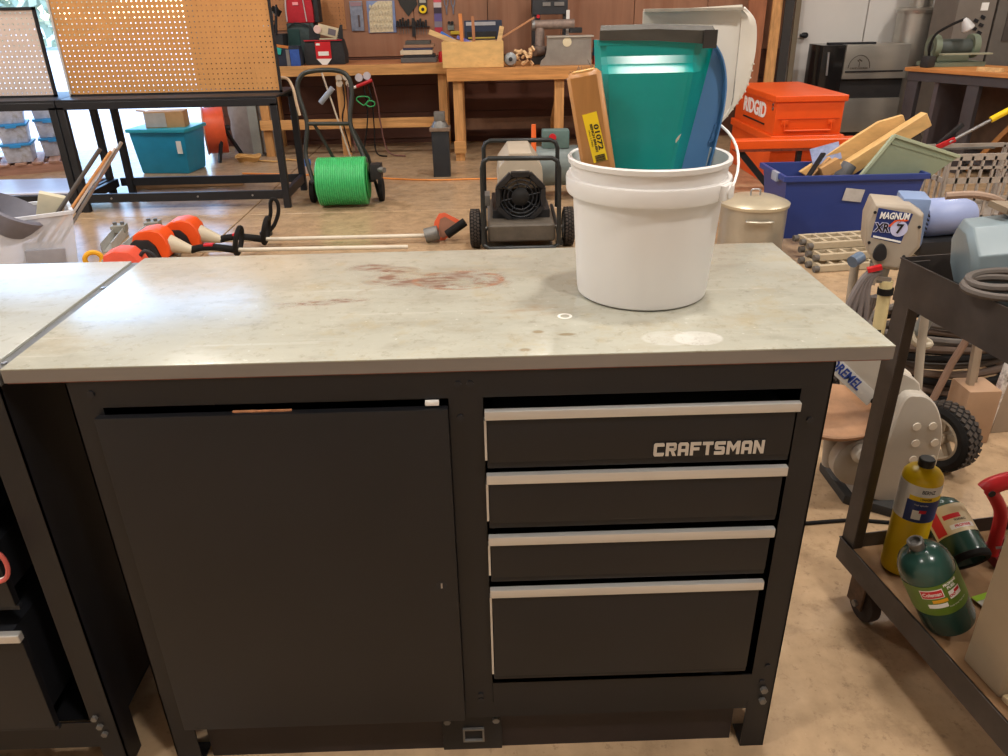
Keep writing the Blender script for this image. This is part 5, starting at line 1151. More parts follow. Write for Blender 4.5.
oc_ = MB().tube(cr([(-1.6, 6.62, .008), (-.6, 6.40, .008), (-.012, 6.18, .008), (.35, 6.10, .008), (.85, 6.10, .008), (1.6, 6.0, .008), (2.4, 5.2, .008), (3.2, 5.1, .008)], 8), .008, 6)
recentre(tag(oc_.build('extension_cord', M('cord_orange', (226, 140, 60), .5)), 'orange extension cord running across the floor in front of the benches', 'cord'))

# ================================================================ string trimmers, rails and the clear bin behind the bench
trg = M('engine_orange', (232, 84, 30), .4, var=.06); trb = M('engine_black', (36, 36, 38), .5); trc = M('engine_cream', (196, 184, 160), .5, var=.08)
def power_head(t, s=1.0):
    # engine cowl lying on the floor, shaft towards +x
    prof = [(-.125, .125), (-.11, .17), (-.07, .195), (.0, .205), (.05, .19), (.078, .155), (.092, .09), (.08, .03), (.035, .03), (.012, .10), (-.02, .135)]
    MB().prism([(a*s, b*s) for a, b in prof], (0, .075*s, 0), (1,0,0), (0,0,1), .15*s).build('cowl', trg, t, bev=.016*s, seg=3)
    MB().prism([(a*s, b*s) for a, b in [(-.132, .02), (-.132, .125), (-.10, .148), (-.02, .145), (.015, .11), (.035, .03), (.0, .01)]], (0, .085*s, 0), (1,0,0), (0,0,1), .17*s).build('air_box', trb, t, bev=.012*s, seg=2)
    for k in range(4): MB().bx((-.105+.025*k)*s, (-.095+.025*k)*s, -.090*s, -.084*s, .03*s, .095*s).build('fin', M('fin_grey', (60, 60, 62), .5), t)
    MB().cyl((.07*s, 0, .10*s), (.20*s, 0, .055*s), .055*s, .024*s, n=16).build('clutch_cone', trc, t)
    MB().bx(-.12*s, .10*s, -.07*s, .07*s, 0, .022*s).build('guard_foot', M('guard_grey', (140, 134, 122), .6), t, bev=.008*s)
def trimmer(label, loc, L, head, handle=True, rz=0.0):
    t = T('string_trimmer', label, 'string trimmer', loc, rz)
    power_head(t, 1.08)
    MB().cyl((.19, 0, .055), (L, 0, .045), .014, n=10).build('shaft', M('shaft_cream', (206, 196, 178), .45), t)
    MB().tube(cr([(.20, 0, .06), (.30, 0, .075), (.40, 0, .07), (.52, 0, .05)], 5), [.024]*16, 10).build('throttle_grip', rubber, t)
    MB().bx(.30, .36, -.02, .02, .088, .10).build('switch', redprint, t)
    if handle:
        MB().tube([(.53+.02*math.sin(a), .075*math.cos(a), .115+.085*math.sin(a)) for a in [2*math.pi*i/28 for i in range(28)]], .017, 8, True).build('loop_handle', rubber, t)
    if head:
        MB().cyl((L-.03, -.02, .05), (L+.06, -.02, .07), .05, n=16).build('gear_head', dullsteel, t)
        gd_ = MB().prism([(.02, .03), (.035, .13), (.07, .185), (.11, .19), (.24, .12), (.20, .08), (.10, .0), (.05, .0)], (L, .02, .002), (1,0,0), (0,.25,1), .012).build('guard', M('guard_orange', (206, 84, 44), .5), t, bev=.004)
        MB().prism([(.055, .03), (.075, .15), (.11, .165), (.21, .105), (.10, .02)], (L, .007, .002), (1,0,0), (0,.25,1), .004).build('guard_inner', M('guard_brown', (142, 96, 74), .6), gd_)
        MB().cyl((L+.12, -.03, .055), (L+.25, -.02, .14), .03, n=14).build('line_spool', rubber, t)
    return t
trimmer('orange trimmer power head nearest the heater with a looped black handle', (-1.24, 4.05, 0), 1.65, True, True, .02)
t2 = trimmer('orange trimmer power head lying between two others behind the bench', (-1.36, 3.82, 0), 1.64, False, True, .0)
t3 = T('leaf_blower', 'flat red-orange engine cover beside the grey rails', 'blower', (-1.42, 3.46, 0), .1)
MB().prism([(-.11, .04), (-.10, .09), (-.03, .115), (.05, .105), (.10, .05), (.12, .0), (.06, .0)], (0, .08, .075), (1,0,0), (0,0,1), .16).build('cowl', M('faded_orange', (226, 88, 66), .45), t3, bev=.015, seg=2)
MB().bx(-.12, .06, -.085, .085, 0, .12).build('body', M('blower_grey', (112, 106, 100), .6), t3, bev=.012)
MB().tube(cr([(.08, 0, .12), (.12, 0, .16), (.17, 0, .13), (.20, 0, .03)], 5), .012, 8).build('handle', trb, t3)
tl = T('trimmer_handle', 'tall black rubber loop handle of a trimmer standing up behind the trimmer shafts', 'loop', (-.745, 4.36, 0))  # loop handle of a trimmer, modelled as its own thing
MB().tube(cr([(-.80, 4.36, .015), (-.775, 4.36, .08), (-.745, 4.36, .16), (-.735, 4.36, .235), (-.71, 4.36, .262), (-.685, 4.36, .235), (-.69, 4.36, .16), (-.735, 4.36, .07), (-.79, 4.36, .015)], 6), .014, 8).build('loop', rubber, tl, world=True)
MB().bx(-.84, -.76, 4.33, 4.39, .0, .03).build('clamp', darkplastic, tl, world=True, bev=.006)
for lb, a, b in (('left galvanised steel channel lying among the trimmers', (-1.80, 4.02), (-1.88, 4.47)), ('right galvanised steel channel lying among the trimmers', (-1.615, 3.62), (-1.66, 4.55))):
    t = T('steel_channel', lb, 'steel channel', (a[0], a[1], 0))
    d_ = Vector((b[0]-a[0], b[1]-a[1], 0)).normalized(); s_ = Vector((-d_.y, d_.x, 0))
    A = Vector((a[0], a[1], 0)); B_ = Vector((b[0], b[1], 0))
    gch = M('channel_zinc', (188, 188, 184), .45, metal=.25, var=.15, scale=14)
    MB().bar(A+Vector((0,0,.003)), B_+Vector((0,0,.003)), .07, .006).build('web', gch, t, world=True)
    for q in (-1, 1): MB().bar(A+s_*.034*q+Vector((0,0,.03)), B_+s_*.034*q+Vector((0,0,.04)), .005, .07).build('flange', gch, t, world=True)
    MB().box(B_+Vector((0,0,.065))-d_*.06, (.10, .10, .05), Euler((0,0,math.atan2(d_.y, d_.x)))).build('end_block', M('block_grey', (150, 148, 138), .5, metal=.3), t, world=True, bev=.006)
    for q in (-1, 1): MB().cyl(B_+s_*.025*q+Vector((0,0,.09))-d_*.06, B_+s_*.025*q+Vector((0,0,.11))-d_*.06, .014, n=10).build('bolt', dullsteel, t, world=True)
recentre(tag(MB().tube([(-1.72+.045*math.cos(a), 3.66+.02*math.cos(a), .062+.045*math.sin(a)) for a in [2*math.pi*i/22 for i in range(22)]], .016, 8, True).build('tape_ring', M('ring_yellow', (228, 164, 30), .45)), 'orange-yellow ring standing beside the clear bin', 'ring'))
cbx = T('clear_bin', 'clear plastic bin of scraps at the left behind the benches', 'bin', (-2.17, 3.72, 0), .53)
cpm = M('clear_bin_plastic', (228, 230, 238), .3, var=.04, alpha=.40, spec=.4)
bw_, bd_, bh_ = .62, .42, .36
def bwall(nm, a, b):
    a = Vector((a[0], a[1], 0)); b = Vector((b[0], b[1], 0)); c = Vector((0, 0, 0))
    MB().sheet([[a*.86+Vector((0,0,.006)), a+Vector((0,0,bh_))], [b*.86+Vector((0,0,.006)), b+Vector((0,0,bh_))]], .003).build(nm, cpm, cbx)
C4 = [(-bw_/2, -bd_/2), (bw_/2, -bd_/2), (bw_/2, bd_/2), (-bw_/2, bd_/2)]
for k in range(4): bwall('wall', C4[k], C4[(k+1) % 4])
MB().bx(-.86*bw_/2, .86*bw_/2, -.86*bd_/2, .86*bd_/2, 0, .005).build('bottom', cpm, cbx)
rm = MB()
for k in range(4): rm.bar((C4[k][0], C4[k][1], bh_), (C4[(k+1) % 4][0], C4[(k+1) % 4][1], bh_), .022, .02)
rm.build('rim', M('bin_rim', (206, 208, 214), .35), cbx)
def stick(label, a, b, r, m): return recentre(tag(MB().cyl(a, b, r, n=10).build('stick', m), label, 'stick'))
stick('bare wood dowel sticking out of the clear bin', (-2.14, 3.72, .03), (-1.54, 3.86, .70), .009, M('dowel_orange', (216, 158, 100), .5))
stick('white rod sticking out of the clear bin', (-2.10, 3.74, .03), (-1.52, 3.88, .715), .008, M('rod_white', (226, 222, 218), .4))
stick('dark grey bar, leftmost of those in the clear bin', (-2.20, 3.72, .03), (-1.60, 3.85, .715), .013, M('bar_dark', (92, 88, 86), .5, metal=.3))
stick('longest steel rod with a cap in the clear bin', (-2.06, 3.77, .03), (-1.48, 3.90, .745), .011, steel)
gy = T('grey_hood', 'grey moulded plastic hood lying in the clear bin', 'hood', (-2.2, 3.62, .1)); 
MB().lathe([(.05, 0), (.09, .04), (.16, .12), (.20, .24), (.18, .25), (.12, .13), (.05, .06)], 24, o=(-2.24, 3.62, .20), rot=axis_rot((.5, .1, .8)), cap=False).build('cone', M('hood_grey', (112, 112, 124), .5, var=.1), gy, world=True)
recentre(tag(MB().box((-1.98, 3.80, .36), (.15, .05, .20), (.2, .35, .4)).build('plastic_block', M('block_cream', (206, 200, 176), .5), bev=.01), 'cream plastic block standing in the clear bin', 'block'))
recentre(tag(MB().box((-2.02, 3.66, .10), (.22, .16, .12), (.1, .1, .6)).build('scrap_box', M('scrap_grey', (150, 150, 158), .5), bev=.01), 'pale grey box lying at the bottom of the clear bin', 'box'))

# ================================================================ long wooden bench along the back wall
lb = T('long_bench', 'long low wooden wall bench with a pine edge, tool bags on it', 'bench', (-.5, 7.9, 0))
MB().bx(-1.60, .43, 7.50, 7.55, .82, .92).build('front_edge', pine, lb, world=True, bev=.004)
MB().bx(-1.60, .43, 7.55, 8.29, .875, .918).build('top', wood('bench_ply', (180, 120, 82), 'x'), lb, world=True)
MB().bx(-1.60, .36, 7.50, 7.54, .285, .385).build('lower_rail', pine, lb, world=True, bev=.004)
for x in (-1.59, -.75, .33): MB().bx(x, x+.09, 7.551, 7.60, 0, .875).build('leg', pine_z, lb, world=True, bev=.004)
for x in (-1.59, .35): MB().bx(x, x+.06, 8.2, 8.28, 0, .875).build('leg', pine_z, lb, world=True)
tb = T('timber_table', 'heavy timber work table right of the long bench', 'table', (1.2, 7.4, 0))
MB().bx(.45, 2.35, 7.0, 7.05, .785, .90).build('front_edge', wood('table_edge', (194, 138, 82), 'x'), tb, world=True, bev=.004)
MB().bx(.45, 2.35, 7.05, 7.95, .86, .898).build('top', wood('table_planks', (186, 130, 78), 'x'), tb, world=True)
for (x, y) in ((.505, 7.055), (1.53, 7.055), (2.2, 7.055)):
    MB().bx(x, x+.095, y, y+.09, .0, .86).build('leg', pine_z, tb, world=True, bev=.004)
    MB().bx(x-.01, x+.11, y-.025, y, .08, .20).build('foot_block', pine, tb, world=True, bev=.004)
for (x, y) in ((.505, 7.8), (2.2, 7.8)): MB().bx(x, x+.095, y, y+.09, 0, .86).build('leg', pine_z, tb, world=True)
MB().bx(.60, 2.25, 7.82, 7.86, .20, .32).build('back_rail', M('dark_rail', (104, 74, 54), .7, var=.2), tb, world=True)
MB().bar((1.57, 7.15, .60), (1.57, 7.80, .25), .04, .10).build('brace', pine_y, tb, world=True)

Z1 = .9185; Z2 = .9005
# tool bags
def bag(name, label, loc, w, d, h, m, parts, rz=0.0, top=.9):
    t = T(name, label, 'tool bag', loc, rz)
    vs = []
    for (k, zz) in ((1, 0), (1.03, h*.4), (top, h)):
        for a, b in ((-1, -1), (1, -1), (1, 1), (-1, 1)): vs.append((a*w/2*k, b*d/2*(k if zz else 1), zz))
    fs = [(3, 2, 1, 0), (8, 9, 10, 11)]
    for j in range(2):
        for i in range(4): fs.append((j*4+i, j*4+(i+1) % 4, (j+1)*4+(i+1) % 4, (j+1)*4+i))
    MB().add(vs, fs).build('body', m, t, bev=.012, seg=2)
    for p in parts: p(t)
    return t
fab = M('black_fabric', (44, 44, 46), .85, var=.2, scale=40); fabg = M('grey_green_fabric', (66, 78, 78), .85, var=.2, scale=30)
fabr = M('red_fabric', (176, 34, 46), .8, var=.1, scale=30); fabb = M('blue_fabric', (50, 84, 160), .8, var=.15, scale=20)
bag('tool_bag', 'black open tool bag with a red and white tag on the long bench', (-.86, 7.80, Z1), .42, .26, .24, fab, [
    lambda t: MB().bx(-.085, .075, -.142, -.134, .06, .225).build('red_tag', redprint, t),
    lambda t: MB().prism([(-.085, .06), (.075, .06), (.02, -.0), (-.03, -.0)], (0, -.138, .0), (1,0,0), (0,0,1), .003).build('tag_tip', whiteprint, t),
    lambda t: MB().bx(-.06, .05, -.145, -.142, .09, .13).build('tag_panel', whiteprint, t),
    lambda t: MB().bx(-.075, -.035, -.145, -.142, .19, .21).build('tag_mark', whiteprint, t),
    lambda t: MB().bx(-.20, .20, -.135, -.128, .232, .242).build('red_piping', fabr, t),
    lambda t: MB().prism([(-.17, .24), (-.15, .40), (-.12, .34), (-.05, .25)], (0, .03, 0), (1,0,0), (0,0,1), .02).build('open_flap', fab, t),
    lambda t: MB().prism([(.19, .24), (.195, .38), (.17, .38), (.12, .25)], (0, .03, 0), (1,0,0), (0,0,1), .02).build('open_flap', fab, t)])
pk = T('packaged_part', 'tan printed pack standing in the open tool bag', 'package', (-.84, 7.83, Z1+.20))
MB().box((.02, 0, .12), (.22, .04, .10), (0, .25, 0)).build('card', M('pack_tan', (206, 190, 160), .6, var=.1), pk, bev=.004)
MB().cyl((-.09, -.022, .14), (-.09, -.032, .14), .04, n=18).build('seal', M('seal_pink', (224, 190, 180), .6), pk)
MB().box((.06, -.023, .11), (.08, .004, .06), (0, .25, 0)).build('printed_panel', M('panel_grey', (112, 104, 110), .6), pk)
MB().bx(-.08, .10, -.03, .02, .012, .05).build('lower_box', M('pack_cream', (214, 204, 170), .6), pk)
bag('tool_bag', 'grey-green canvas bag under the red bag on the long bench', (-1.14, 8.095, Z1), .30, .30, .40, fabg, [
    lambda t: MB().bx(-.13, -.01, -.165, -.152, .12, .34).build('pocket', M('dark_green_fabric', (38, 66, 64), .85, var=.2), t, bev=.008),
    lambda t: MB().tube(cr([(-.12, -.16, .36), (-.05, -.17, .40), (.04, -.17, .39), (.12, -.16, .36)], 5), .008, 6).build('strap', fab, t)], top=.95)
bag('tool_bag', 'red zipped bag with black trim on top of the canvas bag', (-1.13, 8.07, Z1+.402), .29, .24, .30, fabr, [
    lambda t: MB().tube(cr([(-.14, -.125, .01), (-.135, -.128, .15), (-.12, -.125, .29)], 5), .008, 6).build('piping', M('piping_grey', (190, 180, 180), .6), t),
    lambda t: MB().tube(cr([(.07, -.125, .01), (.06, -.128, .15), (.05, -.125, .29)], 5), .006, 6).build('zip', M('piping_grey', (190, 180, 180)), t),
    lambda t: MB().bx(-.06, .0, -.128, -.124, .17, .20).build('tag', M('pink_tag', (230, 150, 156), .6), t),
    lambda t: MB().bx(.15, .20, -.10, .10, .0, .30).build('side_panel', fab, t, bev=.01)])
bag('tool_bag', 'small dark bag with a blue pocket in front of the canvas bag', (-1.23, 7.66, Z1), .28, .16, .19, M('navy_fabric', (40, 46, 62), .85, var=.2), [
    lambda t: MB().bx(.03, .13, -.092, -.082, .0, .16).build('blue_pocket', fabb, t, bev=.006),
    lambda t: MB().bx(-.01, .025, -.09, -.082, .0, .16).build('grey_strip', M('strip_fabric', (120, 116, 112), .8), t),
    lambda t: MB().box((-.09, -.085, .15), (.07, .02, .06), (0, .3, 0)).build('teal_patch', M('patch_teal', (40, 160, 150), .6), t),
    lambda t: MB().bar((-.12, -.06, .20), (.02, -.06, .18), .03, .025).build('orange_tool', M('handle_orange', (196, 120, 60), .5), t)])
hk = T('tool_organizer', 'black tool caddy with chrome handles at the left end of the long bench', 'tool caddy', (-1.45, 7.90, Z1))
MB().bx(-.12, .15, -.12, .15, 0, .30).build('case', fab, hk, bev=.015)
for k in range(4): MB().tube([(-.06+.05*k, -.125, .30), (-.02+.05*k, -.13, .40+.06*k), (.05+.03*k, -.13, .36+.06*k)], .012, 8).build('tool_handle', [steel, blackmetal][k % 2], hk)
MB().box((.10, -.05, .52), (.10, .04, .06), (0, .6, 0)).build('black_grip', rubber, hk)
MB().bar((.05, -.06, .30), (.10, -.05, .50), .02, .02).build('grip_stem', blackmetal, hk)
# stack of books and boxes
def flat(name, label, x0, x1, z0, z1, m, cat, dy=0.0):
    return recentre(tag(MB().bx(x0, x1, 7.68+dy, 7.92+dy, z0, z1).build(name, m, bev=.004, seg=1), label, cat, 'flat cases stacked on the long bench'))
z = Z1
for (lb_, w0, w1, h, m) in (('dark grey flat case at the bottom of the bench stack', -.06, .32, .05, M('case_grey', (92, 90, 88), .6)), ('black flat case second from the bottom of the bench stack', -.03, .30, .028, fab),
        ('cream flat box in the middle of the bench stack', -.06, .28, .045, M('box_cream', (206, 190, 164), .6)), ('navy binder above the cream box in the bench stack', -.03, .28, .022, M('binder_navy', (52, 54, 84), .6)),
        ('tan flat box near the top of the bench stack', -.02, .30, .032, M('box_tan', (150, 116, 92), .6)), ('grey flat case on top of the bench stack', .0, .26, .035, M('case_dark', (78, 76, 72), .6))):
    flat('flat_case', lb_, w0, w1, z+.0005, z+h, m, 'case'); z += h
recentre(tag(MB().lathe([(.035, 0), (.04, .04), (.03, .10), (0, .105)], 16, o=(.375, 7.75, Z1)).build('red_can', red), 'small red can between the flat cases and the plywood box', 'can'))
# plywood box with sticks
px = T('plywood_box', 'open plywood box full of sticks and levels on the timber table', 'box', (.715, 7.25, Z2))
plym = M('birch_ply', (214, 174, 112), .55, var=.14, scale=8, stretch=(1, 1, 2), rgb2=(196, 150, 88), amount=.35)
MB().bx(-.305, .305, -.15, -.138, 0, .24).build('front', plym, px, bev=.002, seg=1)
MB().bx(-.305, .305, .138, .15, 0, .24).build('back', plym, px)
for x in (-.305, .293): MB().bx(x, x+.012, -.138, .138, 0, .22).build('side', plym, px)
MB().bx(-.293, .293, -.138, .138, 0, .012).build('bottom', plym, px)
def stk(label, a, b, w, h, m, cat='stick', name='stick'): return recentre(tag(MB().bar(a, b, w, h, (0, 1, 0)).build(name, m, bev=.002, seg=1), label, cat))
stk('pale wooden slat leaning out left over the plywood box', (.66, 7.16, 1.09), (.29, 7.16, 1.235), .045, .05, palewood)
stk('blue level leaning out of the plywood box', (.70, 7.22, 1.05), (.40, 7.22, 1.225), .03, .05, M('level_blue', (60, 110, 190), .4), 'level', 'level')
stk('violet level lying along the plywood box rim', (.86, 7.28, 1.05), (.56, 7.28, 1.18), .03, .04, M('level_violet', (120, 120, 196), .4), 'level', 'level')
stk('orange wooden stake upright in the plywood box', (.615, 7.22, .93), (.60, 7.24, 1.39), .036, .02, M('stake_orange', (206, 128, 66), .5))
stk('brown wooden stake upright in the plywood box', (.735, 7.25, .93), (.722, 7.26, 1.365), .03, .02, M('stake_brown', (168, 112, 76), .5))
stk('pale wooden paddle at the right end of the plywood box', (.94, 7.20, .95), (1.01, 7.20, 1.27), .045, .02, palewood)
stk('long thin handle slanting from the plywood box to the sander', (.93, 7.30, 1.12), (1.34, 7.33, 1.34), .018, .018, M('handle_tan', (186, 132, 92), .5))
# machines on the timber table
ds = T('disc_sander', 'tall dark bench sander with a drum arm on the timber table', 'sander', (1.50, 7.55, Z2))
dk = M('sander_dark', (54, 56, 60), .5, var=.1)
MB().bx(1.335, 1.72, 7.55, 7.80, Z2, Z2+.06).build('base', dk, ds, world=True, bev=.01)
MB().bx(1.335, 1.42, 7.58, 7.76, Z2+.06, 1.9).build('left_column', dk, ds, world=True, bev=.01)
MB().bx(1.335, 1.70, 7.56, 7.78, 1.36, 1.9).build('head', dk, ds, world=True, bev=.012)
MB().bx(1.66, 1.71, 7.60, 7.74, Z2+.06, 1.40).build('right_column', dk, ds, world=True, bev=.006)
MB().bx(1.47, 1.60, 7.548, 7.562, 1.50, 1.60).build('switch_plate', M('plate_tan', (206, 170, 130), .6), ds, world=True)
for (x0_, x1_, z0_) in ((1.44, 1.52, 1.44), (1.56, 1.66, 1.44)): MB().bx(x0_, x1_, 7.548, 7.56, z0_, z0_+.035).build('printed_panel', M('print_grey', (120, 116, 112), .6), ds, world=True)
MB().cyl((1.395, 7.57, 1.345), (1.395, 7.55, 1.345), .018, n=12).build('stop_button', redprint, ds, world=True)
mv = T('pipe_fixture', 'rusty steel pipe arm with an elbow on the timber table', 'pipe', (1.5, 7.32, Z2))
rp = M('rusty_pipe', (140, 122, 112), .6, metal=.4, var=.25, scale=18)
MB().cyl((1.33, 7.40, 1.27), (1.75, 7.38, 1.275), .045, n=20).build('cross_pipe', rp, mv, world=True)
MB().cyl((1.40, 7.40, 1.24), (1.40, 7.38, 1.04), .048, n=20).build('drop_pipe', rp, mv, world=True)
MB().cyl((1.34, 7.30, 1.03), (1.47, 7.40, 1.03), .046, n=20).build('elbow', rp, mv, world=True)
MB().bx(1.33, 1.46, 7.36, 7.50, Z2, .99).build('foot', M('foot_dark', (60, 60, 60), .5), mv, world=True, bev=.01)
MB().cyl((1.32, 7.40, 1.27), (1.35, 7.40, 1.27), .05, n=20).build('end_ring', galv, mv, world=True)
MB().bx(1.70, 1.83, 7.36, 7.46, 1.19, 1.24).build('clamp', darkplastic, mv, world=True, bev=.01)
MB().bx(1.71, 1.79, 7.36, 7.44, Z2+.32, 1.19).build('clamp_post', dullsteel, mv, world=True) if False else None
stk('white strip standing behind the pipe arm', (1.69, 7.49, Z2), (1.695, 7.49, 1.40), .035, .012, whiteplastic)
vsn = T('steel_guard', 'sheet steel machine guard with a small oval badge on the timber table', 'machine guard', (1.66, 7.18, Z2))
gst = M('guard_steel', (160, 156, 150), .35, metal=.6, var=.12, scale=7)
MB().prism([(1.39, Z2), (1.91, Z2), (1.90, 1.16), (1.46, 1.165), (1.455, 1.04), (1.44, .98), (1.40, .945)], (0, 7.20, 0), (1,0,0), (0,0,1), .012).build('face', gst, vsn, world=True)
MB().bx(1.46, 1.925, 7.17, 7.34, 1.160, 1.172).build('top_flange', M('flange_bright', (206, 202, 192), .3, metal=.5), vsn, world=True)
MB().bx(1.885, 1.90, 7.20, 7.34, Z2, 1.16).build('side', gst, vsn, world=True)
MB().lathe([(0, 0), (.045, 0), (.042, .005), (0, .006)], 24, o=(1.66, 7.188, 1.115), rot=axis_rot((0, -1, 0))).build('badge', M('badge_ivory', (216, 206, 176), .4), vsn, world=True)
for (lb_, z0_, m) in (('red box at the bottom right of the steel guard', 0, red), ('blue box between two red ones beside the steel guard', .075, M('box_blue', (50, 110, 180), .5)), ('red box on top of the blue one beside the steel guard', .15, M('box_red2', (170, 34, 44), .5))):
    recentre(tag(MB().bx(1.945, 2.07, 7.25, 7.40, Z2+z0_+.0005, Z2+z0_+.075).build('small_box', m, bev=.004), lb_, 'box', 'small boxes beside the steel guard'))
wv = T('wood_shavings', 'tangle of cream wood offcuts on the timber table', 'offcuts', (1.24, 7.22, Z2)); wv['kind'] = 'stuff'
random.seed(21); m = MB()
for k in range(26):
    m.box((1.24+random.uniform(-.09, .09), 7.22+random.uniform(-.06, .06), Z2+.02+random.uniform(0, .16)*(1-abs(random.uniform(-.4, .4)))), (random.uniform(.03, .08), random.uniform(.01, .03), random.uniform(.008, .03)), (random.uniform(-1, 1), random.uniform(-1, 1), random.uniform(0, 3)))
o = m.build('offcut_pile', M('offcut_cream', (222, 184, 138), .6, var=.15), wv, world=True); o['kind'] = 'stuff'
dg = T('dial_gauge', 'round grey motor cap lying beside the plywood box', 'cap', (1.09, 7.18, Z2))
MB().lathe([(0, 0), (.055, 0), (.065, .02), (.06, .07), (.03, .085), (0, .085)], 22, o=(0, .03, .066), rot=axis_rot((0, -1, .1))).build('shell', M('cap_grey', (146, 150, 152), .4, metal=.3), dg)
MB().lathe([(.018, 0), (.02, .01), (0, .012)], 14, o=(0, -.055, .07), rot=axis_rot((0, -1, .1))).build('centre', darkplastic, dg)

# ================================================================ tools and packs hung on the back wall
YW = 8.299
def hung(name, label, cat): return T(name, label, cat, (0, YW, 0))
wpeg = T('wall_pegboard', 'brown pegboard fixed to the back wall behind the tool bags', 'pegboard', (-1.1, YW, 1.2))
pegboard('panel', M('hardboard_brown', (176, 122, 78), .6, var=.08), -1.66, -.70, YW-.012, 1.24, 2.2, wpeg, pitch=.04, r=.005)
for (lb_, x0_, x1_, z0_, z1_, m, cat) in (('blue-grey blister pack hanging on the wall', -.64, -.50, 1.22, 1.52, M('blister_blue', (128, 134, 150), .3, var=.3, scale=16), 'package'),):
    t = hung('blister_pack', lb_, cat)
    MB().bx(x0_, x1_, YW-.02, YW-.004, z0_, z1_).build('card', m, t, world=True, bev=.004)
    MB().bx(x0_+.01, x1_-.01, YW-.026, YW-.02, z1_-.05, z1_-.01).build('header', M('header_mauve', (150, 120, 130), .5), t, world=True)
    MB().bx(x0_+.08, x0_+.10, YW-.028, YW-.02, z0_+.04, z0_+.16).build('part', M('part_dark', (90, 76, 76), .5), t, world=True)
hkp = hung('hook_card', 'clear bag full of cream hooks hanging on the wall', 'package')
MB().bx(-.455, -.145, YW-.012, YW-.004, 1.195, 1.52).build('backing', M('bag_blue', (120, 136, 176), .3, var=.15), hkp, world=True, bev=.003)
MB().prism([(-.44, 1.20), (-.18, 1.205), (-.17, 1.515), (-.33, 1.515), (-.40, 1.47), (-.435, 1.40)], (0, YW-.013, 0), (1,0,0), (0,0,1), .006).build('hooks_mass', M('hook_cream', (200, 186, 156), .6, var=.25, scale=40), hkp, world=True)
for r_ in range(4):
    for k in range(7): MB().tube(cr([(-.425+.037*k, YW-.022, 1.25+.065*r_), (-.415+.037*k, YW-.028, 1.285+.065*r_), (-.405+.037*k, YW-.022, 1.24+.065*r_)], 3), .006, 5).build('hook', M('hook_pale', (222, 212, 186), .5), hkp, world=True)
sq = hung('framing_square', 'dark pointed sheet metal pattern hanging on the wall', 'square')
MB().prism([(-.12, 1.56), (.09, 1.56), (.105, 1.475), (.0, 1.355), (-.085, 1.47)], (0, YW-.004, 0), (1,0,0), (0,0,1), .006).build('plate', M('pattern_black', (42, 42, 40), .5), sq, world=True)
tp_ = hung('tape_measure', 'yellow and black tape measure pack hanging on the wall', 'tape measure')
MB().bx(.115, .215, YW-.012, YW-.004, 1.385, 1.54).build('card', M('tape_card', (64, 60, 56), .5), tp_, world=True)
MB().cyl((.165, YW-.012, 1.425), (.165, YW-.04, 1.425), .042, n=24).build('case', yellowprint, tp_, world=True, bev=.004)
MB().cyl((.165, YW-.04, 1.425), (.165, YW-.043, 1.425), .018, n=18).build('hub', blackprint, tp_, world=True)
MB().bx(.13, .20, YW-.016, YW-.012, 1.49, 1.52).build('card_print', M('print_grey2', (170, 166, 156), .5), tp_, world=True)
sb_2 = hung('tool_pack', 'narrow red and violet tool pack hanging on the wall', 'package')
for (z0_, z1_, c) in ((1.18, 1.24, (176, 50, 66)), (1.24, 1.30, (126, 118, 130)), (1.30, 1.38, (96, 84, 136)), (1.38, 1.44, (60, 46, 60)), (1.44, 1.49, (200, 190, 190)), (1.49, 1.56, (206, 90, 104))):
    MB().bx(.285, .37, YW-.018, YW-.004, z0_+.001, z1_).build('print_panel', M('pack_%d_%d' % (c[0], c[2]), c, .5, var=.1), sb_2, world=True)
for (lb_, x) in (('left of two small grey pliers hanging on the wall', .425), ('right of two small grey pliers hanging on the wall', .50)):
    t = hung('pliers', lb_, 'pliers')
    MB().tube(cr([(x-.018, YW-.012, 1.56), (x-.018, YW-.014, 1.48), (x-.004, YW-.014, 1.44), (x, YW-.012, 1.37)], 5), .007, 6).build('handle', M('plier_grey', (126, 128, 142), .4, metal=.3), t, world=True)
    MB().tube(cr([(x+.018, YW-.012, 1.56), (x+.018, YW-.014, 1.48), (x+.004, YW-.014, 1.44), (x, YW-.012, 1.37)], 5), .007, 6).build('handle', MATS['plier_grey'], t, world=True)
def driver_row(label, x0_, n, z0_):
    t = hung('tool_holder', label, 'tool rack')
    MB().bx(x0_-.02, x0_+.032*n, YW-.05, YW-.004, z0_-.005, z0_+.005).build('shelf', blackmetal, t, world=True)
    for k in range(n):
        MB().cyl((x0_+.03*k, YW-.03, z0_+.005), (x0_+.03*k, YW-.03, z0_+.055+.015*((k*7) % 3)), .012, n=8).build('driver_handle', darkplastic, t, world=True)
        MB().cyl((x0_+.03*k, YW-.03, z0_-.005), (x0_+.03*k, YW-.03, z0_-.08), .004, n=6).build('driver_blade', dullsteel, t, world=True)
driver_row('row of black screwdrivers hung on the wall under the pattern', -.125, 5, 1.26)
driver_row('row of black screwdrivers hung on the wall under the tape measure', .07, 5, 1.25)
recentre(tag(MB().bar((.045, YW-.02, 1.15), (.05, YW-.02, 1.34), .03, .02, (0, 1, 0)).build('black_file', darkplastic), 'black handled file hanging between the screwdriver rows', 'file'))
bcs = T('bit_case', 'dark blue case of bits leaning on the wall behind the plywood box', 'tool case', (.86, 8.1, .95))
MB().bx(.62, 1.03, 7.98, 8.02, Z2, 1.31).build('case', M('case_navy', (44, 54, 76), .4), bcs, world=True, bev=.008)
MB().bx(.65, .97, 7.972, 7.98, 1.05, 1.20).build('tray', M('tray_dark', (40, 42, 44), .4, var=.2), bcs, world=True)
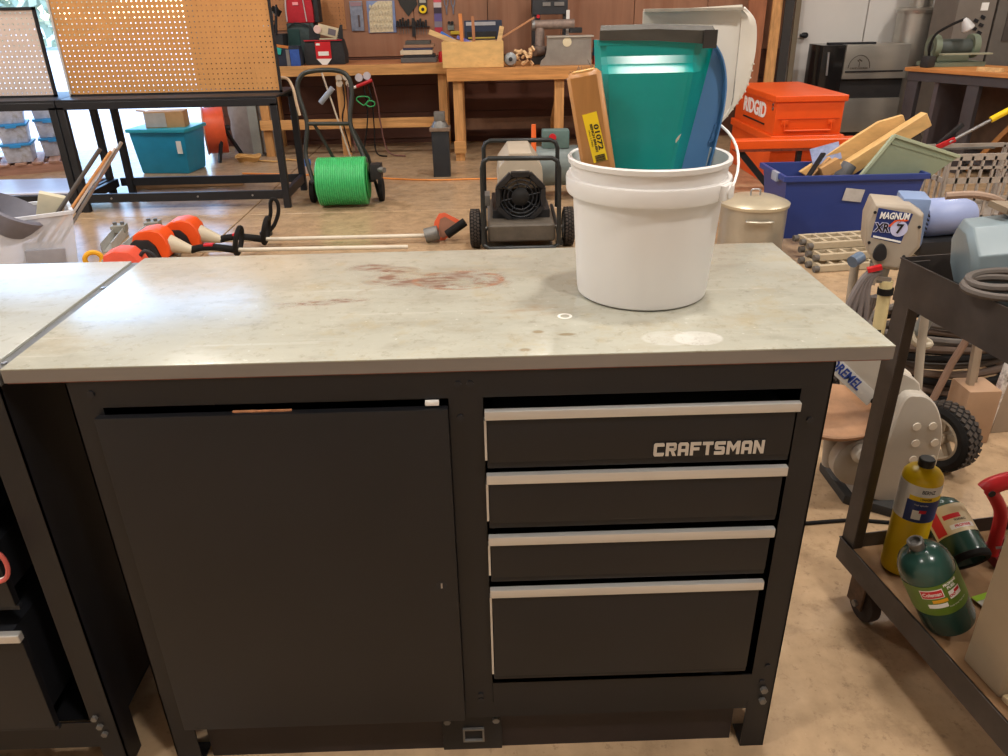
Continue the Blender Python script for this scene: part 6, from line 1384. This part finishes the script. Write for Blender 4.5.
MB().bx(.64, .96, 7.972, 7.98, 1.26, 1.295).build('label_strip', M('strip_pale', (176, 176, 180), .5), bcs, world=True)
MB().bx(.66, .95, 7.968, 7.972, 1.13, 1.145).build('bit_row', M('row_yellow', (180, 160, 70), .5), bcs, world=True)
cm2 = hung('twin_clamp', 'small grey clamp with two black knobs on the wall', 'clamp')
MB().bx(.43, .50, YW-.03, YW-.004, 1.21, 1.27).build('body', M('clamp_grey', (120, 124, 118), .5), cm2, world=True, bev=.006)
for x in (.448, .482): MB().cyl((x, YW-.03, 1.285), (x, YW-.05, 1.285), .017, n=14).build('knob', blackprint, cm2, world=True)
yl2 = recentre(tag(MB().bx(.46, .57, YW-.04, YW-.004, 1.165, 1.20).build('yellow_clip', M('clip_yellow', (200, 170, 50), .5), bev=.005), 'yellow and black clip on the wall below the small clamp', 'clip'))

# ================================================================ welding gauges hung under the long bench
gx = T('gas_regulator', 'pair of pale gas gauges with a red torch handle hung below the bench edge', 'gas regulator', (-.44, 7.42, .70))
for (x, z_) in ((-.49, .80), (-.405, .815)):
    MB().lathe([(0, 0), (.036, 0), (.04, .008), (.04, .03), (0, .03)], 24, o=(x, 7.495, z_), rot=axis_rot((0, -1, 0))).build('gauge', M('gauge_white', (196, 190, 196), .35), gx, world=True)
MB().cyl((-.52, 7.44, .715), (-.35, 7.44, .775), .018, n=12).build('torch_body', red, gx, world=True)
MB().cyl((-.55, 7.44, .705), (-.52, 7.44, .715), .014, n=12).build('torch_nut', whiteplastic, gx, world=True)
for k, c in enumerate((rubber, M('hose_green', (40, 150, 80), .5), M('hose_darkred', (104, 66, 60), .6))):
    MB().tube(cr([(-.45+.05*k, 7.45, .76), (-.43+.06*k, 7.44, .55), (-.44+.07*k, 7.44, .35), (-.50+.13*k, 7.42, .05), (-.45+.2*k, 7.35, .012)], 6), .008, 6).build('hose', c if k != 1 else rubber, gx, world=True)
MB().tube([( -.46+.06*math.cos(a)+.02*math.sin(2*a), 7.42, .575+.045*math.sin(a)) for a in [2*math.pi*i/20 for i in range(20)]], .007, 6, True).build('green_loop', MATS['hose_green'], gx, world=True)
MB().tube([( -.385+.045*math.cos(a), 7.42, .545+.03*math.sin(a)) for a in [2*math.pi*i/20 for i in range(20)]], .007, 6, True).build('green_loop', MATS['hose_green'], gx, world=True)
gx2 = T('gas_regulator', 'second pair of gauges hung below the bench behind the hose reel handle', 'gas regulator', (-.66, 7.42, .70))
for (x, z_) in ((-.70, .80), (-.625, .81), (-.70, .745), (-.60, .745)):
    MB().lathe([(0, 0), (.03, 0), (.034, .008), (.034, .03), (0, .03)], 22, o=(x, 7.495, z_), rot=axis_rot((0, -1, 0))).build('gauge', M('gauge_tan', (196, 180, 160), .35), gx2, world=True)
for k in range(2): MB().tube(cr([(-.66+.05*k, 7.45, .74), (-.66+.04*k, 7.44, .55), (-.70+.07*k, 7.44, .38), (-.64+.06*k, 7.42, .05)], 6), .008, 6).build('hose', [rubber, MATS['hose_darkred']][k], gx2, world=True)

# ================================================================ hedge beyond the yard
random.seed(4); lf = MB()
for k in range(2600):
    c = Vector((random.uniform(-44, -14), 34+random.uniform(-1.5, 1.5), random.uniform(0, 2.6)+random.uniform(0, .8)))
    a = Vector((random.uniform(-1, 1), random.uniform(-1, 1), random.uniform(-1, 1))).normalized()*.28; b = a.orthogonal().normalized()*.16
    lf.add([c-a, c+b, c+a, c-b], [(0, 1, 2, 3)])
hg = lf.build('hedge', M('hedge_green', (176, 184, 158), .7, var=.3, scale=.5)); hg['kind'] = 'stuff'; hg['label'] = 'pale green hedge beyond the yard'; hg['category'] = 'hedge'
